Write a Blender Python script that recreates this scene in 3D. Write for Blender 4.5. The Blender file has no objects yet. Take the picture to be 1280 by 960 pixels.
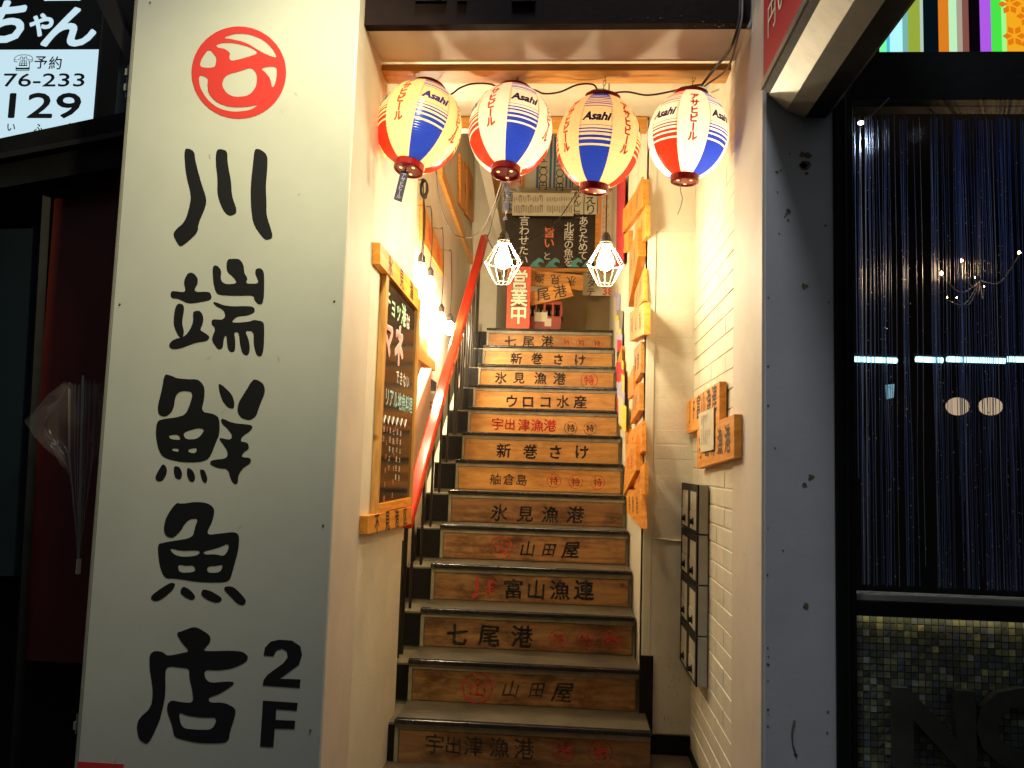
import bpy, math, random
from mathutils import Vector, Matrix
random.seed(7)
S = bpy.context.scene
C = S.collection
# ------------------------------------------------------------------ camera
F_PX, ROLL, PITCH, YAW = 1035.0, 0.03127, 0.09566, -0.07047
CP = Vector((0.70822, -3.59285, 1.27904))
WV = Vector((math.sin(YAW)*math.cos(PITCH), math.cos(YAW)*math.cos(PITCH), math.sin(PITCH)))
_r0 = Vector((math.cos(YAW), -math.sin(YAW), 0)); _u0 = _r0.cross(WV)
RV = math.cos(ROLL)*_r0 + math.sin(ROLL)*_u0
UV = -math.sin(ROLL)*_r0 + math.cos(ROLL)*_u0
cd = bpy.data.cameras.new('camera'); cam = bpy.data.objects.new('camera', cd); C.objects.link(cam)
cd.sensor_width = 36; cd.lens = F_PX/1280*36; cd.clip_start = 0.05; cd.clip_end = 500
cam.matrix_world = Matrix(((RV.x, UV.x, -WV.x, CP.x), (RV.y, UV.y, -WV.y, CP.y), (RV.z, UV.z, -WV.z, CP.z), (0, 0, 0, 1)))
S.camera = cam
# ------------------------------------------------------------------ world, exposure
w = bpy.data.worlds.new('World'); S.world = w; w.use_nodes = True
bg = w.node_tree.nodes['Background']; bg.inputs[0].default_value = (0.86, 0.93, 1.0, 1); bg.inputs[1].default_value = 0.19
S.view_settings.view_transform = 'Standard'; S.view_settings.look = 'None'; S.view_settings.exposure = 0; S.view_settings.gamma = 1
try:
    S.cycles.use_denoising = True; S.cycles.sample_clamp_indirect = 4; S.cycles.max_bounces = 7
    S.cycles.caustics_reflective = False; S.cycles.caustics_refractive = False
except Exception: pass
BULB_CAGE, BULB_WALL, LANTERN_W, SIGN_LAMP_W, STREET_W = 310.0, 430.0, 2.1, 100.0, 470.0
# street lighting in front of the shop: lamps of the arcade street behind and above the viewer
def spot(name, loc, target, energy, col, size, blend, rad):
    l = bpy.data.lights.new(name, 'SPOT'); l.energy = energy; l.color = col; l.spot_size = math.radians(size); l.spot_blend = blend; l.shadow_soft_size = rad
    o = bpy.data.objects.new(name, l); C.objects.link(o); o.location = loc
    o.rotation_euler = (Vector(target)-Vector(loc)).to_track_quat('-Z', 'Y').to_euler(); return o
spot('sign_spotlight', (0.34, -1.95, 3.05), (-0.28, -1.0, 2.25), SIGN_LAMP_W*1.75, (1.0, 0.90, 0.52), 80, 1.0, 0.06)
spot('street_lamp_light', (0.5, -2.1, 6.2), (0.5, -1.2, 1.5), STREET_W, (0.86, 0.94, 1.0), 90, 0.8, 0.4)

def at(px, py, x=None, y=None, z=None):
    d = WV + RV*((px-640)/F_PX) - UV*((py-480)/F_PX)
    if x is not None: t = (x-CP.x)/d.x
    elif y is not None: t = (y-CP.y)/d.y
    else: t = (z-CP.z)/d.z
    return CP + d*t
X, Y, Z = Vector((1, 0, 0)), Vector((0, 1, 0)), Vector((0, 0, 1))

# ------------------------------------------------------------------ materials
def new_mat(name):
    m = bpy.data.materials.new(name); m.use_nodes = True
    return m, m.node_tree, m.node_tree.nodes['Principled BSDF']
def N(nt, t, **k):
    n = nt.nodes.new(t)
    for a, b in k.items(): setattr(n, a, b)
    return n
def ramp(nt, src, stops):
    r = N(nt, 'ShaderNodeValToRGB'); e = r.color_ramp.elements
    while len(e) < len(stops): e.new(0.5)
    for i, (p, c) in enumerate(stops): e[i].position = p; e[i].color = (*c, 1)
    nt.links.new(src, r.inputs[0]); return r
def coords(nt, scale=(1, 1, 1), per_object=False):
    tc = N(nt, 'ShaderNodeNewGeometry'); mp = N(nt, 'ShaderNodeMapping'); mp.inputs['Scale'].default_value = scale
    nt.links.new(tc.outputs['Position'], mp.inputs[0])
    if per_object:
        oi = N(nt, 'ShaderNodeObjectInfo'); mu = N(nt, 'ShaderNodeMath', operation='MULTIPLY'); mu.inputs[1].default_value = 37.0
        nt.links.new(oi.outputs['Random'], mu.inputs[0]); nt.links.new(mu.outputs[0], mp.inputs['Location'])
    return mp.outputs[0]
def paint(name, col, rough=0.5, dirt=0.12, scale=3.0, bump=0.15, bscale=60, spec=0.5, metal=0.0, dark=None, tint=None):
    m, nt, b = new_mat(name); co = coords(nt)
    n1 = N(nt, 'ShaderNodeTexNoise'); n1.inputs['Scale'].default_value = scale; n1.inputs['Detail'].default_value = 8; n1.inputs['Roughness'].default_value = 0.65
    nt.links.new(co, n1.inputs[0])
    d = dark or tuple(c*(1-dirt*2.2) for c in col)
    r = ramp(nt, n1.outputs[0], [(0.30, d), (0.62, col)])
    nt.links.new(r.outputs[0], b.inputs['Base Color'])
    b.inputs['Roughness'].default_value = rough; b.inputs['Metallic'].default_value = metal
    b.inputs['Specular IOR Level'].default_value = spec
    if bump:
        n2 = N(nt, 'ShaderNodeTexNoise'); n2.inputs['Scale'].default_value = bscale; n2.inputs['Detail'].default_value = 4
        nt.links.new(co, n2.inputs[0]); bp = N(nt, 'ShaderNodeBump'); bp.inputs['Strength'].default_value = bump; bp.inputs['Distance'].default_value = 0.004
        nt.links.new(n2.outputs[0], bp.inputs['Height']); nt.links.new(bp.outputs[0], b.inputs['Normal'])
    return m
def wood(name, light, dark, axis='x', rough=0.55, grime=0.0, spec=0.35):
    """grain runs along axis; knots from a voronoi; grime = worn dirt blotches"""
    m, nt, b = new_mat(name)
    sc = {'x': (1.2, 9, 9), 'y': (9, 1.2, 9), 'z': (9, 9, 1.2)}[axis]
    co = coords(nt, sc, True)
    n0 = N(nt, 'ShaderNodeTexNoise'); n0.inputs['Scale'].default_value = 1.4; n0.inputs['Detail'].default_value = 3; nt.links.new(co, n0.inputs[0])
    ad = N(nt, 'ShaderNodeVectorMath', operation='ADD'); sc2 = N(nt, 'ShaderNodeVectorMath', operation='SCALE'); sc2.inputs[3].default_value = 1.6
    nt.links.new(n0.outputs[1], sc2.inputs[0]); nt.links.new(co, ad.inputs[0]); nt.links.new(sc2.outputs[0], ad.inputs[1])
    wv = N(nt, 'ShaderNodeTexWave', wave_type='RINGS'); wv.inputs['Scale'].default_value = 0.8; wv.inputs['Distortion'].default_value = 3.5; wv.inputs['Detail'].default_value = 3; wv.inputs['Detail Scale'].default_value = 2
    nt.links.new(ad.outputs[0], wv.inputs[0])
    fn = N(nt, 'ShaderNodeTexNoise'); fn.inputs['Scale'].default_value = 9; fn.inputs['Detail'].default_value = 6; nt.links.new(co, fn.inputs[0])
    mx = N(nt, 'ShaderNodeMix', data_type='FLOAT'); mx.inputs[0].default_value = 0.68
    nt.links.new(wv.outputs[1], mx.inputs[2]); nt.links.new(fn.outputs[0], mx.inputs[3])
    r = ramp(nt, mx.outputs[0], [(0.15, dark), (0.75, light)])
    oi = N(nt, 'ShaderNodeObjectInfo'); hv = N(nt, 'ShaderNodeHueSaturation')
    mr = N(nt, 'ShaderNodeMapRange'); mr.inputs[3].default_value = 0.74; mr.inputs[4].default_value = 1.14; nt.links.new(oi.outputs['Random'], mr.inputs[0]); nt.links.new(mr.outputs[0], hv.inputs['Value'])
    nt.links.new(r.outputs[0], hv.inputs['Color'])
    out = hv.outputs[0]
    # knots
    vo = N(nt, 'ShaderNodeTexVoronoi'); vo.inputs['Scale'].default_value = 2.3
    kc = coords(nt, (1.5, 1.5, 2.2), True); nt.links.new(kc, vo.inputs[0])
    kr = ramp(nt, vo.outputs['Distance'], [(0.035, (0.25, 0.11, 0.05)), (0.085, (1, 1, 1))])
    m2 = N(nt, 'ShaderNodeMix', data_type='RGBA', blend_type='MULTIPLY'); m2.inputs[0].default_value = 0.8
    nt.links.new(out, m2.inputs[6]); nt.links.new(kr.outputs[0], m2.inputs[7]); out = m2.outputs[2]
    if grime:
        gc = coords(nt, (3.0, 3.0, 7.0), True)
        gn = N(nt, 'ShaderNodeTexNoise'); gn.inputs['Scale'].default_value = 1.6; gn.inputs['Detail'].default_value = 9; gn.inputs['Roughness'].default_value = 0.7; nt.links.new(gc, gn.inputs[0])
        gr = ramp(nt, gn.outputs[0], [(0.36, (0.28, 0.22, 0.17)), (0.56, (1, 1, 1))])
        m3 = N(nt, 'ShaderNodeMix', data_type='RGBA', blend_type='MULTIPLY'); m3.inputs[0].default_value = grime
        nt.links.new(out, m3.inputs[6]); nt.links.new(gr.outputs[0], m3.inputs[7]); out = m3.outputs[2]
    nt.links.new(out, b.inputs['Base Color'])
    b.inputs['Roughness'].default_value = rough; b.inputs['Specular IOR Level'].default_value = spec
    bp = N(nt, 'ShaderNodeBump'); bp.inputs['Strength'].default_value = 0.25; bp.inputs['Distance'].default_value = 0.002
    nt.links.new(mx.outputs[0], bp.inputs['Height']); nt.links.new(bp.outputs[0], b.inputs['Normal'])
    return m
def flat(name, col, rough=0.6, metal=0.0, emit=0.0, alpha=1.0, spec=0.5, ecol=None):
    m, nt, b = new_mat(name)
    b.inputs['Base Color'].default_value = (*col, 1); b.inputs['Roughness'].default_value = rough; b.inputs['Metallic'].default_value = metal
    b.inputs['Specular IOR Level'].default_value = spec
    if emit:
        b.inputs['Emission Color'].default_value = (*(ecol or col), 1); b.inputs['Emission Strength'].default_value = emit
    if alpha < 1: b.inputs['Alpha'].default_value = alpha
    return m
def ink(name, col, wear=0.45):
    """stencil paint with worn gaps: alpha from noise"""
    m, nt, b = new_mat(name); co = coords(nt, (1, 1, 1), True)
    n = N(nt, 'ShaderNodeTexNoise'); n.inputs['Scale'].default_value = 55; n.inputs['Detail'].default_value = 5; nt.links.new(co, n.inputs[0])
    n2 = N(nt, 'ShaderNodeTexNoise'); n2.inputs['Scale'].default_value = 7; n2.inputs['Detail'].default_value = 3; nt.links.new(co, n2.inputs[0])
    mu = N(nt, 'ShaderNodeMath', operation='MULTIPLY'); nt.links.new(n.outputs[0], mu.inputs[0]); nt.links.new(n2.outputs[0], mu.inputs[1])
    r = ramp(nt, mu.outputs[0], [(0.10+wear*0.12, (0.25, 0.25, 0.25)), (0.19+wear*0.14, (1, 1, 1))])
    b.inputs['Base Color'].default_value = (*col, 1); b.inputs['Roughness'].default_value = 0.7
    nt.links.new(r.outputs[0], b.inputs['Alpha']); return m
def paper(name, col, trans=0.6):
    m = bpy.data.materials.new(name); m.use_nodes = True; nt = m.node_tree; nt.nodes.clear()
    o = N(nt, 'ShaderNodeOutputMaterial'); d = N(nt, 'ShaderNodeBsdfDiffuse'); t = N(nt, 'ShaderNodeBsdfTranslucent'); g = N(nt, 'ShaderNodeBsdfGlossy')
    x = N(nt, 'ShaderNodeMixShader'); x2 = N(nt, 'ShaderNodeMixShader'); x.inputs[0].default_value = trans; x2.inputs[0].default_value = 0.05
    g.inputs['Roughness'].default_value = 0.25
    co = coords(nt); n = N(nt, 'ShaderNodeTexNoise'); n.inputs['Scale'].default_value = 160; n.inputs['Detail'].default_value = 4; nt.links.new(co, n.inputs[0])
    r = ramp(nt, n.outputs[0], [(0.3, tuple(c*0.86 for c in col)), (0.7, col)])
    for s in (d, t): nt.links.new(r.outputs[0], s.inputs[0])
    nt.links.new(d.outputs[0], x.inputs[1]); nt.links.new(t.outputs[0], x.inputs[2]); nt.links.new(x.outputs[0], x2.inputs[1]); nt.links.new(g.outputs[0], x2.inputs[2]); nt.links.new(x2.outputs[0], o.inputs[0])
    return m
def emis(name, col, st):
    m = bpy.data.materials.new(name); m.use_nodes = True; nt = m.node_tree; nt.nodes.clear()
    o = N(nt, 'ShaderNodeOutputMaterial'); e = N(nt, 'ShaderNodeEmission'); e.inputs[0].default_value = (*col, 1); e.inputs[1].default_value = st; nt.links.new(e.outputs[0], o.inputs[0]); return m
M = {}
M['wall'] = paint('cream_plaster', (0.76, 0.71, 0.56), 0.55, 0.075, 3.5, 0.25, 45)
M['reveal'] = paint('painted_reveal', (0.68, 0.59, 0.48), 0.62, 0.07, 2.5, 0.12, 30)
M['brick'] = paint('painted_brick', (0.75, 0.70, 0.555), 0.5, 0.08, 7, 0.3, 50)
M['mortar2'] = paint('dark_mortar', (0.42, 0.36, 0.24), 0.7, 0.12, 8, 0.2, 70)
M['mortar'] = paint('painted_mortar', (0.74, 0.69, 0.54), 0.6, 0.12, 8, 0.2, 70)
M['sign'] = paint('white_sign_enamel', (0.47, 0.475, 0.43), 0.28, 0.05, 2.2, 0.02, 20)
M['red_print'] = flat('red_print', (0.50, 0.035, 0.03), 0.4)
M['black_print'] = flat('black_print', (0.007, 0.007, 0.008), 0.45)
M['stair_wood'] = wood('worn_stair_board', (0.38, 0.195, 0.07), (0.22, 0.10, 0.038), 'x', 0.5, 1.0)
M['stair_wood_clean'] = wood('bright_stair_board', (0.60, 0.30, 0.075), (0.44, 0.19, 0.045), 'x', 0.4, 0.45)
M['plaque_y'] = wood('orange_board_receding', (0.84, 0.36, 0.05), (0.60, 0.21, 0.025), 'y', 0.5)
M['plaque_x'] = wood('orange_board_crosswise', (0.72, 0.34, 0.07), (0.45, 0.17, 0.03), 'x', 0.5)
M['pine_z'] = wood('pine_upright', (0.62, 0.33, 0.09), (0.38, 0.17, 0.04), 'z', 0.5)
M['pine_x'] = wood('pine_crosswise', (0.72, 0.36, 0.08), (0.48, 0.21, 0.04), 'x', 0.35)
M['concrete'] = paint('stair_concrete', (0.20, 0.17, 0.11), 0.7, 0.25, 9, 0.5, 80)
M['tread'] = paint('worn_tread', (0.115, 0.098, 0.064), 0.45, 0.33, 5, 0.5, 90, dark=(0.045, 0.04, 0.03))
M['trim'] = paint('dull_metal_trim', (0.30, 0.26, 0.17), 0.45, 0.2, 12, 0.2, 60)
M['rubber'] = paint('black_nosing_rubber', (0.018, 0.017, 0.016), 0.22, 0.2, 20, 0.1, 80)
M['black'] = paint('black_paint', (0.008, 0.007, 0.006), 0.6, 0.2, 9, 0.2, 60, spec=0.2)
M['floor'] = paint('dark_floor_tile', (0.10, 0.07, 0.04), 0.5, 0.25, 6, 0.4, 60)
M['asphalt'] = paint('asphalt', (0.05, 0.05, 0.05), 0.8, 0.2, 9, 0.6, 120)
M['rail_red'] = paint('glossy_red_rail', (0.72, 0.035, 0.012), 0.16, 0.06, 7, 0.12, 14)
M['iron'] = flat('dark_iron', (0.02, 0.017, 0.015), 0.35, 0.3)
M['cord'] = flat('black_cord', (0.025, 0.018, 0.015), 0.6)
M['cord_grey'] = flat('grey_cord', (0.16, 0.13, 0.11), 0.6)
M['cage'] = flat('pale_cage_wire', (0.75, 0.68, 0.5), 0.3, 0.6)
M['bulb'] = emis('lit_bulb', (1.0, 0.84, 0.55), BULB_CAGE)
M['bulb2'] = emis('lit_wall_bulb', (1.0, 0.82, 0.52), BULB_WALL)
M['pl_cream'] = paper('lantern_paper_cream', (0.95, 0.77, 0.42))
M['pl_white'] = paper('lantern_paper_white', (0.95, 0.90, 0.74))
M['pl_red'] = paper('lantern_paper_red', (0.90, 0.035, 0.012), 0.5)
M['pl_blue'] = paper('lantern_paper_blue', (0.02, 0.06, 0.62), 0.5)
M['pl_seam'] = paper('lantern_paper_seam', (0.72, 0.58, 0.33))
M['cap'] = flat('lacquered_red_cap', (0.30, 0.008, 0.008), 0.18)
M['hole'] = emis('painted_hole_glow', (1.0, 0.55, 0.2), 2.5)
M['ptxt_red'] = flat('lantern_red_letter', (0.75, 0.05, 0.015), 0.6, emit=0.25, ecol=(0.9, 0.08, 0.02))
M['ptxt_blue'] = flat('lantern_blue_letter', (0.015, 0.02, 0.25), 0.6)
M['chalkboard'] = paint('blackboard', (0.03, 0.02, 0.016), 0.12, 0.2, 5, 0.02, 30)
M['greyblue'] = paint('grey_blue_pillar_paint', (0.62, 0.61, 0.62), 0.5, 0.07, 2, 0.08, 60)
M['rust'] = paint('rust_spot', (0.24, 0.18, 0.085), 0.8, 0.3, 40, 0.4, 90)
M['fascia'] = paint('dark_brown_fascia', (0.014, 0.006, 0.005), 0.8, 0.25, 6, 0.3, 40, spec=0.12)
M['dark'] = paint('dark_building', (0.008, 0.008, 0.008), 0.6, 0.3, 4, 0.3, 30, spec=0.15)
M['maroon'] = paint('dark_maroon_panel', (0.12, 0.014, 0.010), 0.5, 0.15, 3, 0.1, 30)
M['steel'] = paint('brushed_steel', (0.30, 0.29, 0.25), 0.4, 0.08, 18, 0.1, 90, metal=0.35)
M['glass_dark'] = flat('dark_glass', (0.01, 0.016, 0.022), 0.08)
M['mbox'] = paint('mailbox_grey', (0.42, 0.40, 0.32), 0.4, 0.1, 8, 0.05, 60)
M['paper_card'] = paint('cream_card', (0.62, 0.56, 0.40), 0.7, 0.06, 14, 0.1, 60)
M['kraft'] = paint('kraft_board', (0.38, 0.27, 0.12), 0.7, 0.1, 5, 0.2, 60)
M['crate'] = flat('dark_red_crate', (0.26, 0.035, 0.02), 0.4)
M['rede'] = paint('orange_red_board', (0.72, 0.09, 0.03), 0.5, 0.15, 4, 0.1, 30)
for k_, c_ in {'chalk_white': (0.8, 0.78, 0.7), 'chalk_green': (0.42, 0.72, 0.45), 'chalk_pink': (0.85, 0.40, 0.36), 'chalk_cyan': (0.40, 0.75, 0.80), 'chalk_orange': (0.85, 0.25, 0.1), 'wave_blue': (0.12, 0.42, 0.45),
               'ink_black': (0.03, 0.025, 0.02), 'ink_red': (0.70, 0.06, 0.03), 'ink_orange': (0.80, 0.22, 0.04), 'ink_blue': (0.05, 0.16, 0.33), 'ink_grey': (0.22, 0.20, 0.15), 'cream_white': (0.85, 0.8, 0.6),
               'tag_navy': (0.03, 0.03, 0.09), 'tag_text': (0.5, 0.5, 0.7), 'lilac': (0.40, 0.36, 0.55), 'yellow': (0.75, 0.6, 0.05), 'crimson': (0.45, 0.02, 0.03), 'plug': (0.6, 0.5, 0.35)}.items():
    M[k_] = flat(k_, c_, 0.65)
M['st_black'] = ink('stencil_black', (0.022, 0.016, 0.012), 0.95)
M['st_faint'] = ink('stencil_faded', (0.06, 0.035, 0.02), 1.2)
M['st_red2'] = ink('stencil_red_fresh', (0.42, 0.03, 0.02), 0.3)
M['st_red'] = ink('stencil_red', (0.55, 0.035, 0.02), 0.95)

# ------------------------------------------------------------------ geometry helpers
class G:
    def __init__(s): s.v = []; s.f = []; s.m = []
    def add(s, vs, fs, mi=0):
        o = len(s.v); s.v += [Vector(a) for a in vs]; s.f += [tuple(i+o for i in q) for q in fs]; s.m += [mi]*len(fs)
    def box(s, x0, x1, y0, y1, z0, z1, mi=0):
        s.add([(x0, y0, z0), (x1, y0, z0), (x1, y1, z0), (x0, y1, z0), (x0, y0, z1), (x1, y0, z1), (x1, y1, z1), (x0, y1, z1)],
              [(0, 3, 2, 1), (4, 5, 6, 7), (0, 1, 5, 4), (1, 2, 6, 5), (2, 3, 7, 6), (3, 0, 4, 7)], mi); return s
    def prism(s, pts, d, mi=0):
        n = len(pts); d = Vector(d); P = [Vector(p) for p in pts]
        nr = Vector((0, 0, 0))
        for i in range(n): nr += P[i].cross(P[(i+1) % n])
        if nr.dot(d) > 0: P = P[::-1]
        s.add(P+[p+d for p in P], [tuple(range(n)), tuple(range(2*n-1, n-1, -1))] + [(i, n+i, n+(i+1) % n, (i+1) % n) for i in range(n)], mi); return s
    def tube(s, path, r, n=6, mi=0, r2=None, cap=True):
        P = [Vector(p) for p in path]; L = len(P); rings = []
        up = None
        for i in range(L):
            t = (P[min(i+1, L-1)]-P[max(i-1, 0)]).normalized()
            if up is None or abs(up.dot(t)) > 0.98: up = X if abs(t.x) < 0.8 else Z
            a = t.cross(up).normalized(); b = t.cross(a).normalized(); up = -b if False else up
            rr = r if r2 is None else r+(r2-r)*i/max(1, L-1)
            rings.append([P[i]+a*math.cos(2*math.pi*k/n)*rr+b*math.sin(2*math.pi*k/n)*rr for k in range(n)])
        vs = [v for q in rings for v in q]; fs = []
        for i in range(L-1):
            for k in range(n): fs.append((i*n+k, i*n+(k+1) % n, (i+1)*n+(k+1) % n, (i+1)*n+k))
        if cap: fs += [tuple(range(n-1, -1, -1)), tuple((L-1)*n+k for k in range(n))]
        s.add(vs, fs, mi); return s
    def lathe(s, prof, n=24, c=(0, 0, 0), mi=0, axis='z', cap=False):
        c = Vector(c); vs = []; fs = []
        for (r, z) in prof:
            for k in range(n):
                a = 2*math.pi*k/n
                vs.append(c+(Vector((r*math.cos(a), r*math.sin(a), z)) if axis == 'z' else (Vector((r*math.cos(a), z, r*math.sin(a))) if axis == 'y' else Vector((z, r*math.cos(a), r*math.sin(a))))))
        for i in range(len(prof)-1):
            for k in range(n): fs.append((i*n+k, i*n+(k+1) % n, (i+1)*n+(k+1) % n, (i+1)*n+k))
        if cap: fs += [tuple(range(n)), tuple((len(prof)-1)*n+k for k in range(n-1, -1, -1))]
        s.add(vs, fs, mi); return s
    def build(s, name, mat, parent=None, local=False, smooth=False, bevel=0.0, **tags):
        me = bpy.data.meshes.new(name); V = s.v
        org = Vector((0, 0, 0))
        if parent is not None and not local: org = parent.matrix_basis.translation if parent.parent is None else Vector((0, 0, 0)) + chain(parent)
        elif parent is None and V:
            xs = [v.x for v in V]; ys = [v.y for v in V]; org = Vector(((min(xs)+max(xs))/2, (min(ys)+max(ys))/2, min(v.z for v in V)))
        me.from_pydata([v-org for v in V], [], s.f)
        mats = mat if isinstance(mat, list) else [mat]
        for q in mats: me.materials.append(M[q] if isinstance(q, str) else q)
        if len(mats) > 1: me.polygons.foreach_set('material_index', s.m)
        if smooth: me.polygons.foreach_set('use_smooth', [True]*len(me.polygons))
        me.update(); o = bpy.data.objects.new(name, me); C.objects.link(o)
        if parent is not None: o.parent = parent
        else: o.location = org
        if bevel:
            b = o.modifiers.new('bevel', 'BEVEL'); b.width = bevel; b.segments = 2; b.limit_method = 'ANGLE'
        for k, v in tags.items(): o[k] = v
        return o
def chain(o):
    t = Vector((0, 0, 0))
    while o is not None: t += o.location; o = o.parent
    return t
def thing(name, label, cat, loc=(0, 0, 0), group=None, kind=None):
    o = bpy.data.objects.new(name, None); C.objects.link(o); o.location = loc; o.empty_display_size = 0.05
    if label: o['label'] = label
    if cat: o['category'] = cat
    if group: o['group'] = group
    if kind: o['kind'] = kind
    return o
# ---- writing
_gc = {}
def glyph(ch, bold=0.0):
    k = (ch, bold)
    if k in _gc: return _gc[k]
    cu = bpy.data.curves.new('g', 'FONT'); cu.body = ch; cu.size = 1; cu.resolution_u = 3; cu.fill_mode = 'FRONT'; cu.offset = bold; cu.align_x = 'CENTER'
    o = bpy.data.objects.new('g', cu); me = bpy.data.meshes.new_from_object(o)
    vs = [(v.co.x, v.co.y) for v in me.vertices]; fs = [tuple(p.vertices) for p in me.polygons]
    bpy.data.objects.remove(o); bpy.data.curves.remove(cu); bpy.data.meshes.remove(me)
    if vs:
        ymid = 0.36 if ord(ch[0]) > 0x2000 else (max(y for x, y in vs)+min(y for x, y in vs))/2
        xm = (max(x for x, y in vs)+min(x for x, y in vs))/2
        vs = [((x-xm), (y-ymid)) for x, y in vs]
    _gc[k] = (vs, fs); return _gc[k]
def put(g, ch, c, R, U, size, bold=0.0, rot=0.0, sx=1.0, mi=0, rough=0.0, shear=0.0):
    """one character or word centred at c on the plane spanned by unit vectors R, U"""
    Nn = R.cross(U); Nn = Nn if Nn.dot(CP-c) > 0 else -Nn
    if bold > 0 and (ord(ch[0]) > 0x2000 or len(ch) > 0):
        d = bold*0.62
        for j, (du, dv) in enumerate(((d, 0), (-d, 0), (0, d), (0, -d), (d*.7, d*.7), (-d*.7, -d*.7), (d*.7, -d*.7), (-d*.7, d*.7))[:(8 if bold > 0.04 else 4)]):
            put(g, ch, c+(R*du+U*dv)*size+Nn*(0.00004*(j+1)), R, U, size, 0.0, rot, sx, mi, rough, shear)
        bold = 0.0
    vs, fs = glyph(ch, bold); ca, sa = math.cos(rot), math.sin(rot); out = []
    Nn = R.cross(U)
    for x, y in vs:
        x = x*sx+shear*y
        if rough: x += rough*math.sin(y*31+x*17); y += rough*math.sin(x*29+y*13)
        out.append(c+R*((x*ca-y*sa)*size)+U*((x*sa+y*ca)*size))
    if Nn.dot(CP-c) < 0: fs = [q[::-1] for q in fs]
    g.add(out, fs, mi)
def vtext(g, s, top, R, U, size, pitch=None, **k):
    pitch = pitch or size
    for i, ch in enumerate(s):
        if ch == ' ': continue
        put(g, ch, top-U*(pitch*i), R, U, size, rot=(math.pi/2 if ch == 'ー' else 0), **k)
def htext(g, s, left, R, U, size, pitch=None, **k):
    pitch = pitch or size
    for i, ch in enumerate(s):
        if ch != ' ': put(g, ch, left+R*(pitch*i), R, U, size, **k)
def ring(g, c, R, U, r, wdt, mi=0, n=36):
    vs = []; fs = []
    for k in range(n):
        a = 2*math.pi*k/n; d = R*math.cos(a)+U*math.sin(a); vs += [c+d*r, c+d*(r-wdt)]
    for k in range(n): a = 2*k; b = 2*((k+1) % n); fs.append((a, b, b+1, a+1))
    g.add(vs, fs, mi)
def traced(name, paths, mapf, mat, parent):
    """flat print from closed outlines; inner outlines are holes"""
    cu = bpy.data.curves.new(name, 'CURVE'); cu.dimensions = '2D'; cu.fill_mode = 'BOTH'
    for p in paths:
        sp = cu.splines.new('POLY'); sp.points.add(len(p)-1); sp.use_cyclic_u = True
        for i, (x, y) in enumerate(p): sp.points[i].co = (x/1000, -y/1000, 0, 1)
    o = bpy.data.objects.new(name, cu); me = bpy.data.meshes.new_from_object(o)
    g = G(); g.add([mapf(v.co.x*1000, -v.co.y*1000) for v in me.vertices], [tuple(q.vertices) for q in me.polygons])
    bpy.data.objects.remove(o); bpy.data.curves.remove(cu); bpy.data.meshes.remove(me)
    return g.build(name, mat, parent)
def smooth_path(p, it=2):
    """Chaikin corner cutting so the traced brush strokes run smoothly"""
    for _ in range(it):
        q = []
        for i in range(len(p)):
            a, b = p[i], p[(i+1) % len(p)]
            q += [(a[0]*.78+b[0]*.22, a[1]*.78+b[1]*.22), (a[0]*.22+b[0]*.78, a[1]*.22+b[1]*.78)]
        p = q
    return p
def bez(pts, n=8):
    """Catmull-Rom through the points"""
    P = [Vector(p) for p in pts]; P = [P[0]*2-P[1]]+P+[P[-1]*2-P[-2]]; out = []
    for i in range(1, len(P)-2):
        for k in range(n):
            t = k/n; a, b, c, d = P[i-1], P[i], P[i+1], P[i+2]
            out.append(0.5*((2*b)+(-a+c)*t+(2*a-5*b+4*c-d)*t*t+(-a+3*b-3*c+d)*t**3))
    out.append(P[-2]); return out

# ================================================================== THE SETTING
T, RS, W = 0.27043, 0.18494, 1.05            # tread depth, riser height, stair width
BY = 4.30                                     # wall at the top of the stairs
G().box(-60, 60, -80, 0.0, -0.012, 0).build('ground', 'asphalt', kind='structure')
ob = thing('opposite_building', 'dark row of shuttered shop fronts on the far side of the street behind the viewer', 'building', (0, -13, 0))
G().box(-26, 26, -14.5, -13.0, 0.0, 8.5).build('wall', 'dark', ob)
for i in range(12):
    G().box(-24+i*4.1, -21+i*4.1, -12.99, -12.9, 0.0, 2.8).build('shutter', 'iron', ob)
    G().box(-23.6+i*4.1, -21.4+i*4.1, -12.99, -12.93, 4.2, 5.8).build('window', 'iron', ob)
g = G(); g.box(-0.3, 1.28, -0.64, 0.31, 0.0, 0.006); g.build('entrance_floor', 'floor', kind='structure')
# left wall of the entrance, stairwell walls, back wall, ceilings
def wall(name, label, g, mat, **k): return g.build(name, mat, label=label, category='wall', **k)
wall('entrance_wall', 'cream plaster wall left of the stairs carrying the tall chalkboard', G().box(-0.29, -0.03, -0.652, 0.15, 0, 2.97), 'wall')
lw = G(); lw.box(-0.42, -0.30, 0.15, BY+0.1, 0, 4.8)
wall('stairwell_wall', 'white wall with hanging bulbs beyond the red handrail', lw, 'wall')
pg = G(); pts = [(-0.16, 0.152, 0), (-0.16, 1.52, 0), (-0.16, 1.52, 1.86), (-0.16, 0.152, 0.99)]
pg.prism(pts, (-0.07, 0, 0)); pts2 = [(-0.16, 1.521, 0), (-0.16, BY, 0), (-0.16, BY, 2.62), (-0.16, 1.521, 0.90)]
pg.prism(pts2, (-0.07, 0, 0))
pg.build('stair_parapet', 'wall', bevel=0.006, label='cream sloping parapet wall rising behind the red handrail', category='wall')
wall('stair_side_wall', 'cream wall right of the upper stairs hung with orange boards', G().box(W+0.01, 1.42, 0.301, BY+0.1, 0, 4.8), 'wall')
wall('landing_wall', 'back wall above the top step covered in menus', G().box(-0.299, W+0.009, BY, BY+0.1, 0, 4.8), 'wall')
G().box(-0.3, 1.28, -0.652, 0.36, 2.972, 3.02).build('entrance_ceiling', 'wall', kind='structure')
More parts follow.
